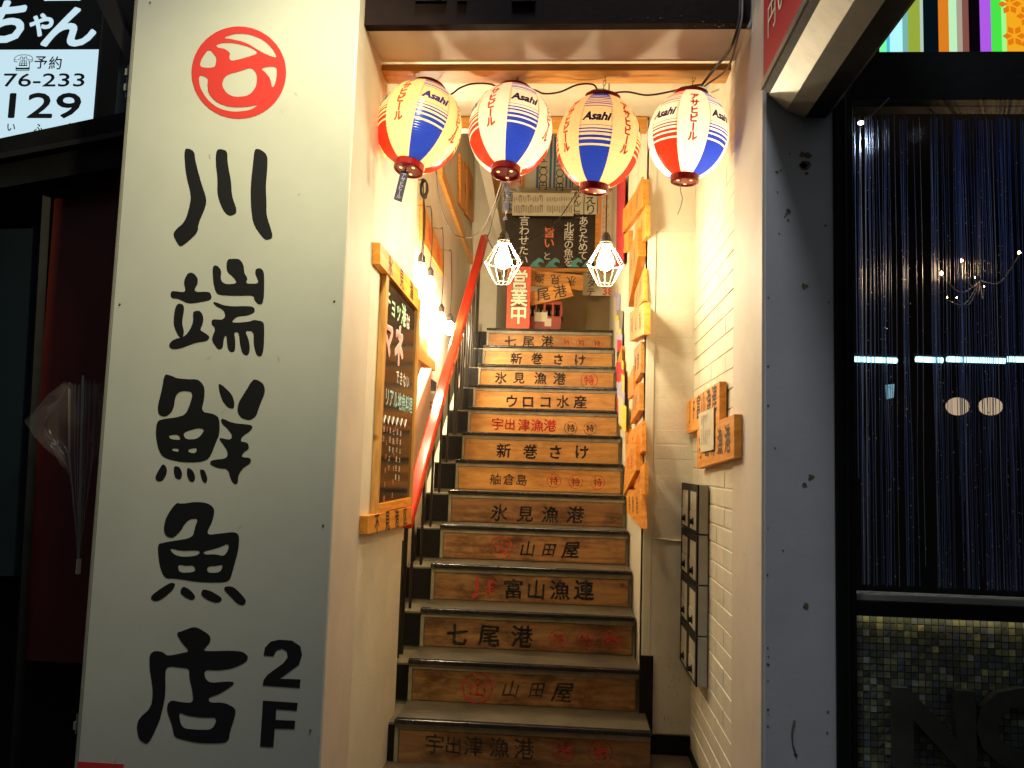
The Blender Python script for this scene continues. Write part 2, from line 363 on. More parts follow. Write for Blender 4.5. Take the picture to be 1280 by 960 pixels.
cg = G(); cg.prism([(-0.299, 0.361, 3.03), (-0.299, BY, 4.72), (-0.299, BY, 4.80), (-0.299, 0.361, 3.12)], (W+0.308, 0, 0)); cg.build('stairwell_ceiling', 'wall', kind='structure')
# brick side wall + brick facing wall (recessed joints: every brick is its own piece)
def brick_mesh(lx, ly, lz, nm):
    b = 0.0025; vs = []
    # bevelled front: base rectangle and slightly smaller proud face
    g = G()
    if lx < ly:   # faces -x
        g.add([(0, 0, 0), (0, ly, 0), (0, ly, lz), (0, 0, lz), (-lx, b, b), (-lx, ly-b, b), (-lx, ly-b, lz-b), (-lx, b, lz-b)],
              [(4, 7, 6, 5), (0, 4, 5, 1), (1, 5, 6, 2), (2, 6, 7, 3), (3, 7, 4, 0), (0, 1, 2, 3)])
    else:
        g.add([(0, 0, 0), (lx, 0, 0), (lx, 0, lz), (0, 0, lz), (b, -ly, b), (lx-b, -ly, b), (lx-b, -ly, lz-b), (b, -ly, lz-b)],
              [(4, 5, 6, 7), (0, 1, 5, 4), (1, 2, 6, 5), (2, 3, 7, 6), (3, 0, 4, 7), (3, 2, 1, 0)])
    me = bpy.data.meshes.new(nm); me.from_pydata(g.v, [], g.f); me.materials.append(M['brick']); return me
CH = 0.0712
bw = G().box(1.284, 1.42, -0.652, 0.30, 0, 2.97).build('brick_side_wall', 'mortar', label='white painted brick wall at the right of the entrance with two orange boards', category='wall')
bf = G().box(W+0.01, 1.283, 0.304, 0.40, 0.0, 2.97).build('brick_end_wall', 'mortar2', label='narrow wall facing the street between stairs and side wall, brick above smooth plaster', category='wall')
def place(me, name, parent, loc):
    o = bpy.data.objects.new(name, me); C.objects.link(o); o.parent = parent; o.location = Vector(loc)-chain(parent); return o
mb = {}
for r in range(37):
    z = 0.075+r*CH; y = -0.648+(0 if r % 2 else -0.155)
    while y < 0.295:
        y0 = max(y, -0.648); y1 = min(y+0.31, 0.295)
        L = round(y1-y0-0.004, 3)
        if L > 0.02:
            if L not in mb: mb[L] = brick_mesh(0.0045, L, CH-0.005, 'brick')
            place(mb[L], 'brick', bw, (1.286-random.uniform(0, 0.0015), y0+0.002, z))
        y += 0.31
me_f = brick_mesh(0.176, 0.005, CH-0.0062, 'brick')
for r in range(20):
    z = 0.965+r*CH
    if z < 2.36: place(me_f, 'brick', bf, (1.100, 0.306-random.uniform(0, 0.0015), z))
g = G(); g.box(1.098, 1.282, 0.290, 0.303, 0.095, 0.955); g.box(1.098, 1.282, 0.294, 0.303, 2.40, 2.97); g.box(W+0.012, 1.097, 0.288, 0.303, 0.0, 2.97)
g.build('plaster_facing', 'wall', bf)
g = G(); g.box(1.10, 1.281, 0.284, 0.2895, 0.0, 0.09); g.build('baseboard', 'black', bf)
g = G(); g.box(1.2720, 1.2775, -0.62, 0.283, 0.0, 0.05); g.build('baseboard', 'black', bw)
g = G(); g.tube(bez([(1.10, 0.288, 0.958), (1.16, 0.284, 0.955), (1.2, 0.287, 0.951), (1.272, 0.284, 0.953)]), 0.004, 5); g.build('plaster_ledge', 'wall', bf)
G().box(1.052, 1.112, 0.270, 0.2835, 0.06, 0.435).build('stair_end_panel', 'black', label='black panel closing the side of the lowest steps', category='panel')
# portal reveals
def reveal(nm, lab, x0, x1, y0, y1):
    g = G(); g.box(x0, x1, y0, y1, 0, 2.95); return g.build(nm, 'reveal', bevel=0.003, label=lab, category='door frame')
reveal('entrance_reveal', 'pinkish cream reveal of the entrance next to the tall sign', -0.32, -0.027, -0.995, -0.658)
reveal('entrance_reveal', 'pinkish cream reveal of the entrance beside the grey blue pillar', 1.277, 1.42, -1.095, -0.658)
g = G(); g.box(-0.026, 1.276, -0.888, -0.654, 2.765, 2.97); g.build('entrance_lintel', 'reveal', label='pinkish soffit over the entrance between dark fascia and wood beam', category='lintel')
fa = G().box(-0.026, 1.276, -0.93, -0.889, 2.758, 3.4).build('fascia_board', 'fascia', label='dark brown fascia board above the entrance soffit', category='fascia')
g = G()
for (px, ww) in ((520, 34), (545, 14), (572, 12), (640, 30)): 
    a = at(px, 0, y=-0.935); G().box(a.x, a.x+ww/380, -0.945, -0.9305, a.z-0.008, a.z+0.2).build('raised_letter', 'black', fa)
g = G()
for i in range(16):
    a = at(random.uniform(785, 905), random.uniform(20, 34), y=-0.931); s_ = random.uniform(0.001, 0.004); g.box(a.x, a.x+s_*2, -0.9318, -0.9305, a.z, a.z+s_*.6)
g.build('paint_chip', 'cord_grey', fa)
# beams
bm = G().box(-0.028, 1.268, -0.645, -0.535, 2.735, 2.762).build('hanging_beam', 'pine_x', bevel=0.003, label='long orange pine plank under the ceiling from which the lanterns hang', category='beam')
G().box(-0.29, W+0.0, 0.30, 0.36, 2.905, 2.968).build('cross_beam', 'pine_x', bevel=0.003, label='orange wood cross beam behind the lanterns at the foot of the stairwell ceiling', category='beam')
# ================================================================== STAIRCASE
st = thing('staircase', 'steep wooden-faced staircase with fish market names stencilled on every riser', 'staircase', (0.5, 0, 0), kind='structure')
g = G()
for k in range(1, 14):
    y0 = (k-1)*T+0.03; g.box(-0.14, W+0.004, y0, (k*T+0.03 if k < 13 else BY-0.003), max(0, (k-2)*RS), k*RS-0.022)
g.build('concrete_body', 'concrete', st)
RY = [(k-1)*T for k in range(14)]
for k in range(1, 14):
    y0 = (k-1)*T; zt = k*RS; xr = 1.078 if k == 1 else W
    d = (T if k < 13 else BY-12*T-0.004)
    G().box(0.002, xr, y0+0.032, y0+d+0.022, zt-0.0215, zt-0.0005).build('tread', 'tread', st)
    g = G(); g.box(-0.002, xr+0.002, y0-0.004, y0+0.031, zt-0.018, zt+0.001); g.build('nosing', 'rubber', st, bevel=0.004)
    g = G(); g.box(0.0, xr, y0+0.014, y0+0.029, zt-0.043, zt-0.0185); g.box(0.0, 0.017, y0+0.014, y0+0.029, (k-1)*RS+0.001, zt-0.044); g.build('trim_strip', 'trim', st)
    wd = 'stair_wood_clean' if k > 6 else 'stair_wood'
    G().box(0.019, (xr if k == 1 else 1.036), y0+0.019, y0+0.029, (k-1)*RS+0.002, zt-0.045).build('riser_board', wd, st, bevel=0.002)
    if k < 14: G().box(-0.136, -0.004, y0+0.020, y0+0.029, (k-1)*RS+0.001, k*RS-0.030).build('side_riser', 'black', st)
for k, rb in enumerate([o for o in st.children if o.name.startswith('riser_board')]):
    g = G(); yb = k*T+0.0188
    for xx in (0.035, 0.05, 0.5, 0.53, 1.0, 1.02):
        for zz in (0.03, 0.115):
            c = Vector((xx+random.uniform(-.008, .008), yb, k*RS+zz+random.uniform(-.01, .01))); n = 7; rr = random.uniform(.0018, .003)
            g.add([c+X*rr*math.cos(2*math.pi*j/n)+Z*rr*math.sin(2*math.pi*j/n) for j in range(n)], [tuple(range(n))])
    g.build('nail_heads', 'rust', rb, kind='stuff')
riser_boards = [o for o in st.children if o.name.startswith('riser_board')]
def riser_text(k, items, ox, oy, sc):
    rb = riser_boards[k-1]; yp = (k-1)*T+0.0182; gs = {}
    for it in items:
        ch, u, v, s, mat = it[:5]; kind = it[5] if len(it) > 5 else ''
        c = at(ox+u/sc, oy+v/sc, y=yp); m = s/sc*(at(641, 480, y=yp)-at(640, 480, y=yp)).length
        g = gs.setdefault(mat, G())
        if kind == 'o':
            ring(g, c, X, Z, m, m*0.11); put(g, ch, c, X, Z, m*1.25, bold=0.03, rough=0.02, rot=random.uniform(-.05, .05))
        else:
            put(g, ch, c, X, Z, m*1.04, bold=(0.045 if mat != 'st_faint' else 0.03), rough=0.02, rot=random.uniform(-.04, .04), shear=(it[6] if len(it) > 6 else 0))
    for mat, g in gs.items(): g.build('lettering', mat, rb)
B_, R_, Fd = 'st_black', 'st_red', 'st_faint'
a3 = (480, 400, 3.5556)
riser_text(13, [('七', 562, 97, 52, B_), ('尾', 642, 97, 52, B_), ('港', 726, 97, 54, B_), ('特', 812, 100, 23, R_, 'o'), ('特', 878, 101, 23, R_, 'o'), ('特', 948, 104, 24, R_, 'o')], *a3)
riser_text(12, [('新', 588, 172, 52, B_), ('巻', 680, 172, 52, B_), ('さ', 775, 176, 52, B_), ('け', 872, 178, 52, B_)], *a3)
riser_text(11, [('氷', 520, 258, 54, B_), ('見', 600, 258, 50, B_), ('漁', 695, 260, 54, B_), ('港', 780, 262, 54, B_), ('特', 912, 268, 38, R_, 'o')], *a3)
riser_text(10, [('ウ', 568, 362, 58, B_), ('ロ', 640, 364, 58, B_), ('コ', 718, 364, 58, B_), ('水', 795, 364, 56, B_), ('産', 872, 366, 58, B_)], *a3)
riser_text(9, [('宇', 505, 463, 54, R_), ('出', 560, 465, 50, R_), ('津', 622, 468, 54, R_), ('漁', 680, 470, 54, R_), ('港', 738, 470, 54, R_), ('特', 830, 480, 29, B_, 'o'), ('特', 916, 482, 29, B_, 'o')], *a3)
riser_text(8, [('新', 532, 582, 64, B_), ('巻', 650, 586, 64, B_), ('さ', 762, 588, 64, B_), ('け', 880, 588, 64, B_)], *a3)
riser_text(7, [('舳', 495, 708, 50, Fd), ('倉', 555, 710, 50, Fd), ('島', 612, 712, 50, Fd), ('特', 755, 715, 31, R_, 'o'), ('特', 852, 720, 31, R_, 'o'), ('特', 950, 722, 31, R_, 'o')], *a3)
riser_text(6, [('氷', 512, 858, 74, B_, '', .1), ('見', 628, 862, 70, B_, '', .1), ('漁', 738, 866, 72, B_, '', .1), ('港', 850, 868, 74, B_, '', .1)], *a3)
a4 = (480, 660, 3.2)
riser_text(5, [('山', 468, 78, 46, R_, 'o'), ('山', 575, 85, 60, B_, '', .2), ('田', 660, 88, 52, B_, '', .2), ('屋', 748, 88, 66, B_, '', .2)], *a4)
riser_text(4, [('J', 365, 240, 78, 'st_red2'), ('F', 430, 240, 78, 'st_red2'), ('富', 518, 245, 76, B_), ('山', 608, 248, 76, B_), ('漁', 702, 250, 76, B_), ('連', 800, 250, 76, B_)], *a4)
riser_text(3, [('七', 292, 428, 84, B_), ('尾', 420, 432, 84, B_), ('港', 552, 436, 84, B_), ('特', 697, 445, 36, R_, 'o'), ('特', 806, 448, 38, R_, 'o'), ('特', 910, 450, 38, R_, 'o')], *a4)
riser_text(2, [('山', 374, 640, 60, R_, 'o'), ('山', 508, 645, 66, Fd, '', .25), ('田', 612, 648, 60, Fd, '', .25), ('屋', 715, 658, 78, Fd, '', .2)], *a4)
riser_text(1, [('宇', 202, 865, 76, Fd), ('出', 278, 870, 68, Fd), ('津', 358, 874, 76, Fd), ('漁', 460, 880, 76, Fd), ('港', 560, 886, 78, Fd), ('特', 718, 890, 46, R_, 'o'), ('特', 866, 898, 46, R_, 'o')], *a4)
# ================================================================== HANDRAIL
RX = -0.075
a = at(507, 655, x=RX); b = at(606, 297, x=RX)
hr = thing('handrail', 'glossy red handrail on thin black balusters along the left of the stairs', 'handrail', (RX, a.y, 0))
dr = (b-a).normalized(); nrm = dr.cross(X).normalized()
def railbox(p0, p1, hw, hh):
    vs = []
    for p in (p0, p1):
        for sx_, sz_ in ((-1, -1), (1, -1), (1, 1), (-1, 1)): vs.append(p+X*hw*sx_+nrm*hh*sz_)
    return vs
g = G()
n_ = 14; pr = None; allv = []; fs = []
for i in range(n_+1):
    p = a.lerp(b, i/n_)+nrm*random.uniform(-.0025, .0025)+X*random.uniform(-.002, .002)
    allv += [p+X*0.032*sx_+nrm*0.031*sz_ for sx_, sz_ in ((-1, -1), (1, -1), (1, 1), (-1, 1))]
    if i:
        o = (i-1)*4; fs += [(o+k, o+(k+1) % 4, o+4+(k+1) % 4, o+4+k) for k in range(4)]
fs += [(3, 2, 1, 0), tuple(n_*4+k for k in range(4))]
g.add(allv, fs); rail = g.build('rail', 'rail_red', hr, bevel=0.009)
for k in range(1, 13):
    for off in ((0.11,) if k > 1 else (0.13,)):
        y = (k-1)*T+off; zt = a.z+(y-a.y)*(b.z-a.z)/(b.y-a.y)
        if zt > a.z-0.1: G().tube([(RX, y, k*RS-0.022), (RX, y, zt-0.025)], 0.0075, 8).build('baluster', 'iron', hr)
G().tube([(RX, a.y+0.02, a.z-0.02), (RX, a.y+0.02, 0.165)], 0.011, 8).build('newel_post', 'iron', hr)
for k in range(8, 13):   # taller upright bars seen clustered near the landing
    y = (k-1)*T+0.22; zt = a.z+(y-a.y)*(b.z-a.z)/(b.y-a.y)
    G().tube([(RX, y, k*RS-0.022), (RX, y, zt-0.025)], 0.0075, 8).build('baluster', 'iron', hr)
# ================================================================== TALL WHITE SIGN
SY = -1.0
sg = thing('vertical_sign', 'tall white shop sign with a red circle crest above black brushed characters and 2F', 'sign', (-0.41, SY, 0.12))
def sp(px, py): return at(px, py, y=SY)
g = G(); tl, tr, bl, br = sp(172, 0), sp(450, 0), sp(97, 960), sp(398, 960)
XL, XR = -0.797, -0.031
g.box(XL, XR, SY+0.0, SY+0.075, 0.12, 3.3); g.build('panel', 'sign', sg, bevel=0.002)
g = G(); g.box(XL-0.007, XL-0.0005, SY-0.004, SY+0.08, 0.12, 3.3); g.build('edge_trim', 'steel', sg)
pp = sp(97, 957); g = G(); g.box(XL+0.001, sp(155, 957).x, SY-0.0018, SY-0.0005, 0.13, sp(120, 953).z); g.build('red_corner', 'red_print', sg)
SCL = 2.8235
def mp(oy): return lambda x, y: at(x/SCL, oy+y/SCL, y=SY-0.0012)
def sm(L): return [smooth_path(p, 2) for p in L]
kawa = [[(650,525),(668,524),(686,535),(690,570),(710,645),(729,700),(726,730),(700,790),(698,822),(645,868),(632,868),(612,832),(615,815),(655,780),(672,715),(674,685),(655,610)],
 [(764,527),(785,526),(803,535),(803,575),(816,640),(818,690),(836,740),(832,755),(812,762),(795,752),(780,725),(767,685),(768,630),(761,570)],
 [(898,526),(915,525),(944,545),(944,590),(938,660),(941,715),(940,760),(962,825),(960,842),(938,847),(925,835),(893,790),(885,720),(885,650),(893,580)]]
traced('character', sm(kawa), mp(0), 'black_print', sg)
hata = [[(662,60),(680,58),(697,75),(699,95),(688,115),(688,127),(740,125),(748,145),(742,155),(705,163),(665,168),(630,150),(604,148),(602,128),(610,123),(650,128),(655,118),(648,90)],
 [(618,180),(630,166),(648,172),(650,190),(642,235),(650,268),(645,290),(632,285),(620,262),(612,235)],
 [(680,195),(705,192),(717,210),(718,235),(705,262),(722,270),(742,286),(730,300),(690,305),(640,325),(610,329),(597,320),(598,308),(615,293),(650,285),(670,262),(683,230)],
 [(750,35),(765,32),(782,50),(778,85),(795,100),(838,97),(826,75),(800,55),(800,12),(825,9),(845,10),(860,30),(862,60),(875,80),(866,97),(905,98),(913,90),(900,60),(903,45),(920,42),(932,55),(933,110),(930,165),(915,173),(898,155),(895,138),(840,140),(775,138),(760,125),(752,85)],
 [(750,158),(800,178),(885,176),(900,185),(898,200),(870,210),(840,212),(822,225),(820,236),(880,232),(895,225),(925,230),(933,240),(932,300),(930,335),(922,355),(905,350),(895,310),(896,265),(864,262),(880,300),(882,340),(870,352),(855,342),(847,310),(843,268),(826,268),(831,300),(830,335),(815,340),(803,325),(799,275),(790,290),(787,325),(770,330),(752,305),(747,290),(762,255),(746,240),(748,222),(785,226),(796,212),(790,190),(760,175)]]
traced('character', sm(hata), mp(320), 'black_print', sg)
fishL = [(580,417),(600,420),(625,432),(670,435),(700,435),(722,460),(722,500),(710,550),(755,557),(775,572),(775,630),(765,650),(740,715),(705,727),(640,727),(580,712),(562,690),(550,640),(552,585),(575,575),(620,570),(655,560),(672,520),(682,478),(640,475),(620,490),(612,545),(585,568),(560,560),(556,530),(572,470)]
sen = [fishL, [(595,632),(630,628),(640,650),(600,646)], [(645,622),(700,605),(724,612),(700,645),(655,648)], [(608,678),(632,678),(630,692),(606,686)], [(665,680),(697,675),(690,697),(665,693)],
 [(575,732),(588,745),(590,765),(575,793),(555,795),(547,780),(560,755)], [(615,740),(635,745),(644,770),(638,788),(620,785),(613,760)], [(660,745),(680,755),(690,780),(685,797),(670,795),(660,775)], [(705,752),(722,755),(733,785),(728,802),(715,795),(708,770)],
 [(770,448),(790,460),(820,490),(828,520),(825,538),(805,535),(785,510),(775,480)], [(890,438),(905,435),(930,450),(937,480),(915,530),(905,565),(880,580),(850,570),(838,550),(840,520),(865,480)],
 [(780,570),(820,590),(885,595),(893,605),(880,620),(855,635),(848,655),(875,658),(880,680),(862,690),(850,710),(885,712),(886,730),(860,745),(842,770),(840,800),(830,806),(815,790),(805,750),(770,748),(740,735),(745,720),(800,715),(805,690),(785,660),(770,640),(815,650),(820,630),(800,605),(782,590)]]
traced('character', sm(sen), mp(320), 'black_print', sg)
gyo = [[(622,22),(640,28),(690,20),(735,25),(758,45),(752,85),(725,138),(780,132),(830,126),(845,140),(842,190),(825,250),(812,298),(780,305),(700,303),(620,290),(580,290),(562,240),(556,170),(575,165),(600,160),(680,148),(688,110),(700,78),(670,80),(650,100),(640,120),(612,148),(588,143),(577,120),(585,75)],
 [(597,182),(640,193),(700,190),(708,200),(690,212),(640,215),(612,205)], [(716,195),(770,182),(808,165),(806,190),(790,213),(760,205),(722,207)], [(628,240),(655,245),(685,243),(692,268),(632,272)], [(730,248),(765,245),(788,240),(778,270),(733,272)],
 [(600,305),(620,308),(612,330),(570,365),(545,372),(530,358),(545,342)], [(645,318),(668,328),(692,355),(680,368),(655,358),(634,340)], [(715,328),(745,335),(788,362),(770,378),(735,368),(708,348)], [(795,318),(825,320),(855,350),(870,370),(860,386),(838,380),(810,350),(790,330)]]
traced('character', sm(gyo), mp(620), 'black_print', sg)
ten = [[(622,482),(640,478),(680,462),(700,465),(740,490),(745,512),(720,540),(722,548),(850,545),(877,565),(870,585),(820,608),(770,615),(722,612),(722,640),(740,660),(795,655),(825,655),(825,665),(780,695),(750,706),(735,712),(740,730),(790,728),(830,748),(832,770),(812,830),(808,860),(790,872),(700,872),(640,858),(615,850),(608,810),(590,760),(590,735),(605,720),(640,728),(682,730),(680,690),(668,640),(668,608),(640,605),(600,600),(583,610),(585,700),(570,770),(560,800),(530,865),(515,875),(490,858),(482,815),(490,785),(535,745),(540,680),(528,610),(527,560),(545,546),(575,550),(590,565),(640,555),(670,548),(640,515)],
 [(630,760),(660,775),(720,782),(768,780),(750,825),(700,825),(640,820)]]
traced('character', sm(ten), mp(620), 'black_print', sg)
two = [(930,562),(935,535),(955,514),(985,507),(1030,510),(1060,530),(1066,560),(1055,595),(1000,635),(985,645),(1061,647),(1058,677),(927,668),(930,650),(945,630),(1000,590),(1015,570),(1012,547),(995,538),(975,545),(965,565)]
traced('numeral', [two], mp(620), 'black_print', sg)
traced('letter', [[(928,722),(1051,730),(1048,757),(975,752),(973,790),(1042,793),(1040,822),(970,820),(965,886),(918,884)]], mp(620), 'black_print', sg)
oc = [(843+167*math.cos(t*math.pi/24), 256+163*math.sin(t*math.pi/24)) for t in range(48)]
crest = [oc]+sm([[(786,133),(830,118),(880,120),(930,140),(965,175),(980,207),(930,188),(870,150),(820,138)], [(762,158),(790,150),(830,152),(880,165),(917,187),(860,205),(815,216),(808,200),(814,188),(795,172),(768,168)],
 [(737,172),(755,190),(765,205),(760,235),(740,240),(704,236),(712,205)], [(795,265),(850,250),(888,237),(908,262),(905,305),(880,337),(830,343),(800,330),(782,300)],
 [(702,262),(735,275),(732,295),(735,330),(765,362),(810,378),(870,378),(916,368),(880,390),(820,395),(770,382),(730,350),(704,305)], [(918,240),(975,232),(978,262),(970,300),(960,310),(955,280),(940,258)]])
traced('red_crest', crest, mp(0), 'red_print', sg)
g = G()
for (px, py) in ((165, 93), (160, 112), (100, 905)):
    c = at(px, py, y=SY+0.03); g = G(); g.box(XL-0.03, XL-0.006, SY+0.01, SY+0.05, c.z-0.012, c.z+0.012); g.tube([(XL-0.028, SY+0.03, c.z-0.03), (XL-0.028, SY+0.03, c.z+0.03)], 0.006, 8); g.build('bracket', 'steel', sg)
g = None
g = G()
for (px, py) in ((418, 376), (404, 656), (150, 380), (188, 3), (388, 912)):
    c = at(px, py, y=SY-0.001); G().lathe([(0.0001, -0.003), (0.003, -0.002), (0.0035, 0)], 8, c, axis='y').build('rivet', 'rust', sg)
# ================================================================== LANTERNS
LR, LH, RC = 0.150, 0.315, 0.055
TH = math.acos(RC/LR); HZ = LH/2/math.sin(TH)
def lantern(px, py_c, phi0, tiltx, tilty, tone, label, tag=None, sc=1.0, watt=1.0, hook=(0, 0)):
    hookp = at(*hook, y=-0.59); hookp.z = 2.736
    ctr = at(px, py_c, y=-0.59)
    o = thing('paper_lantern', label, 'lantern', ctr, 'beer lanterns hanging under the pine plank')
    o.rotation_euler = (tiltx, tilty, 0); o.scale = (sc,)*3
    mats = [tone, 'pl_red', 'pl_blue', 'pl_seam']
    NR, NA = 184, 128; vs = []; fs = []; ms = []
    for i in range(NR+1):
        th = TH-2*TH*i/NR; zz = HZ*math.sin(th); s = i/NR
        rr = LR*math.cos(th)*(1-0.010*abs(math.cos(math.pi*46*s)))
        for k in range(NA):
            a = 2*math.pi*k/NA; vs.append((rr*math.sin(a), -rr*math.cos(a), zz))
    thin = ((.088, .014), (.118, .011), (.148, .010), (.176, .009), (.205, .008), (.24, .007), (.475, .007), (.512, .009), (.55, .014), (.597, .022), (.652, .030))
    for i in range(NR):
        th = TH-2*TH*(i+.5)/NR; sh = 0.5-HZ*math.sin(th)/LH
        col = sh < 0.07 or sh > 0.69 or any(abs(sh-c) < w_/1.6 for c, w_ in thin)
        for k in range(NA):
            a = math.degrees(2*math.pi*(k+.5)/NA)-phi0
            q = (a+22.5) % 360; sec = int(q//45); fr = q-sec*45
            mi = 0
            if sec % 2 == 0:
                if col: mi = 2 if sec % 4 == 0 else 1
                elif 0.25 < sh < 0.68 and (fr < 3.5 or fr > 41.5): mi = 3
            fs.append((i*NA+k, (i+1)*NA+k, (i+1)*NA+(k+1) % NA, i*NA+(k+1) % NA)); ms.append(mi)
    g = G(); g.v = [Vector(v) for v in vs]; g.f = fs; g.m = ms
    shade = g.build('paper_shade', mats, o, local=True, smooth=True)
    def wrap(ch, phi, zc, size, **kw):
        gg = G(); put(gg, ch, Vector((0, 0, 0)), X, Z, size, **kw); out = []
        for v in gg.v:
            z = zc+v.z; th = math.asin(max(-.99, min(.99, z/HZ))); rr = LR*math.cos(th)+0.0012
            an = math.radians(phi)+v.x/max(rr, 0.09)
            out.append(Vector((rr*math.sin(an), -rr*math.cos(an), z)))
        return out, gg.f
    gr, gb = G(), G()
    for sec in range(8):
        phi = phi0+sec*45
        if sec % 2:
            for i, ch in enumerate('アサヒビール'):
                v, f = wrap(ch, phi, 0.100-i*0.0315, 0.034, bold=0.085, rot=(math.pi/2 if ch == 'ー' else 0)); gr.add(v, f)
        else:
            v, f = wrap('Asahi', phi, 0.040, 0.042, bold=0.075, shear=0.28); gb.add(v, f)
    gr.build('red_lettering', 'ptxt_red', shade, local=True); gb.build('blue_lettering', 'ptxt_blue', shade, local=True)
    g = G(); g.lathe([(0.0, LH/2+0.008), (0.058, LH/2+0.012), (0.064, LH/2+0.009), (0.066, LH/2-0.012), (0.058, LH/2-0.020)], 40); g.build('top_cap', 'cap', o, local=True, smooth=False)
    g = G(); g.lathe([(0.050, -LH/2+0.012), (0.052, -LH/2+0.008), (0.052, -LH/2-0.022), (0.046, -LH/2-0.024), (0.044, -LH/2-0.019), (0.0, -LH/2-0.019)], 40); bc = g.build('bottom_cap', 'cap', o, local=True)
    g = G()
    for a in (200, 320, 80):
        c = Vector((0.027*math.cos(math.radians(a)), 0.027*math.sin(math.radians(a)), -LH/2-0.0195)); g.lathe([(0.0, 0), (0.006, -0.0004)], 14, c)
    g.build('vent_glow_disc', 'hole', bc, local=True)  # glowing discs in place of openings that show the inner lamp
    # wire bail and hook (built in the lantern's frame)
    inv = o.matrix_basis.inverted() if False else (Matrix.Translation(ctr) @ o.rotation_euler.to_matrix().to_4x4() @ Matrix.Diagonal((sc, sc, sc, 1))).inverted()
    hl = inv @ Vector(hookp)
    g = G(); g.tube(bez([(-0.055, 0, LH/2), (-0.045, 0, LH/2+0.028), (-0.01, 0, LH/2+0.038), (0.02, 0, LH/2+0.034), (0.05, 0, LH/2+0.022), (0.055, 0, LH/2)]), 0.0012, 5)
    g.build('bail_wire', 'iron', o, local=True)
    tp_ = Vector((0, 0, LH/2+0.036)); g = G()
    L_ = (hl-tp_).length
    if L_ > 0.02:
        nl = max(2, int(L_/0.014)); dl = (hl-tp_)/nl
        for i in range(nl):
            c0 = tp_+dl*i; sd = X if i % 2 else Y
            g.tube([c0+sd*0.003, c0+dl*.5+sd*0.005, c0+dl*1.15+sd*0.003, c0+dl*1.15-sd*0.003, c0+dl*.5-sd*0.005, c0-sd*0.003, c0+sd*0.003], 0.0011, 4)
    else: g.tube([tp_, hl], 0.0015, 5)
    g.build('chain_hook', 'iron', o, local=True)
    l = bpy.data.lights.new('lantern_lamp', 'POINT'); l.energy = LANTERN_W*watt; l.color = (1, 0.80, 0.50); l.shadow_soft_size = 0.02
    lo = bpy.data.objects.new('lantern_lamp', l); C.objects.link(lo); lo.parent = o; lo.location = (0.01, 0, -0.045)
    return o
R1 = math.radians
l1 = lantern(524, 159, 28, R1(-13), R1(8), 'pl_cream', 'leftmost beer lantern, tilted, with a dark navy tag hanging below', hook=(534, 90), watt=0.8, sc=1.07)
l2 = lantern(638, 163, 22, R1(-12), R1(3), 'pl_white', 'second beer lantern from the left, tilted, above the left caged bulb', hook=(648, 90), watt=0.95, sc=1.05)
l3 = lantern(748, 178, -5, R1(2), R1(4), 'pl_cream', 'third beer lantern from the left, its blue panel facing the street', sc=1.045, hook=(757, 92), watt=0.85)
l4 = lantern(860, 170, 45, R1(0), R1(3.5), 'pl_white', 'rightmost and brightest beer lantern with the white panel of red letters facing the street', sc=0.985, hook=(868, 92), watt=1.35)
# paper tag under lantern one, twisted strip under two, ribbon under four
t1 = at(505, 212, y=-0.64); t2 = at(497, 250, y=-0.64)
tg = thing('lantern_tag', 'dark navy paper tag with pale writing below the leftmost lantern', 'tag', (t2.x, -0.64, t2.z))
q = [at(501, 213, y=-0.64), at(511, 215, y=-0.64), at(502, 253, y=-0.64), at(492, 249, y=-0.64)]
G().prism(q, (0, 0.0015, 0)).build('strip', 'tag_navy', tg)
g = G(); R2 = (at(511, 215, y=-.64)-at(501, 213, y=-.64)).normalized(); U2 = (q[0]-q[3]).normalized()
vtext(g, 'アサヒビール', at(505, 219, y=-0.6412), R2, U2, 0.019, 0.0165, bold=0.01); g.build('lettering', 'tag_text', tg)
G().tube([at(508, 210, y=-.62), at(506, 214, y=-.64)], 0.003, 5).build('knot', 'iron', tg)
tw = thing('lantern_tag', 'twisted lilac paper streamer below the second lantern', 'tag', at(632, 275, y=-0.6))
g = G(); prev = None
for i in range(24):
    t = i/23; c = at(636-5*t, 215+60*t, y=-0.60); an = t*9; hw = 0.011
    p = (c+Vector((math.cos(an)*hw, math.sin(an)*hw, 0)), c-Vector((math.cos(an)*hw, math.sin(an)*hw, 0)))
    if prev: g.add([prev[0], prev[1], p[1], p[0]], [(0, 1, 2, 3)])
    prev = p
g.build('strip', 'lilac', tw)
g = G()
for i, ch in enumerate('アサヒビ'): put(g, ch, at(634-4*i/3, 226+12*i, y=-0.613), X, Z, 0.015)
g.build('lettering', 'cream_white', tw)
g = G(); g.tube(bez([at(850, 228, y=-.59), at(851, 240, y=-.59), at(853, 248, y=-.6), at(851, 258, y=-.58), at(847, 268, y=-.59)]), 0.0015, 4)
g.build('lantern_string', 'lilac', label='frayed string dangling below the rightmost lantern', category='string')
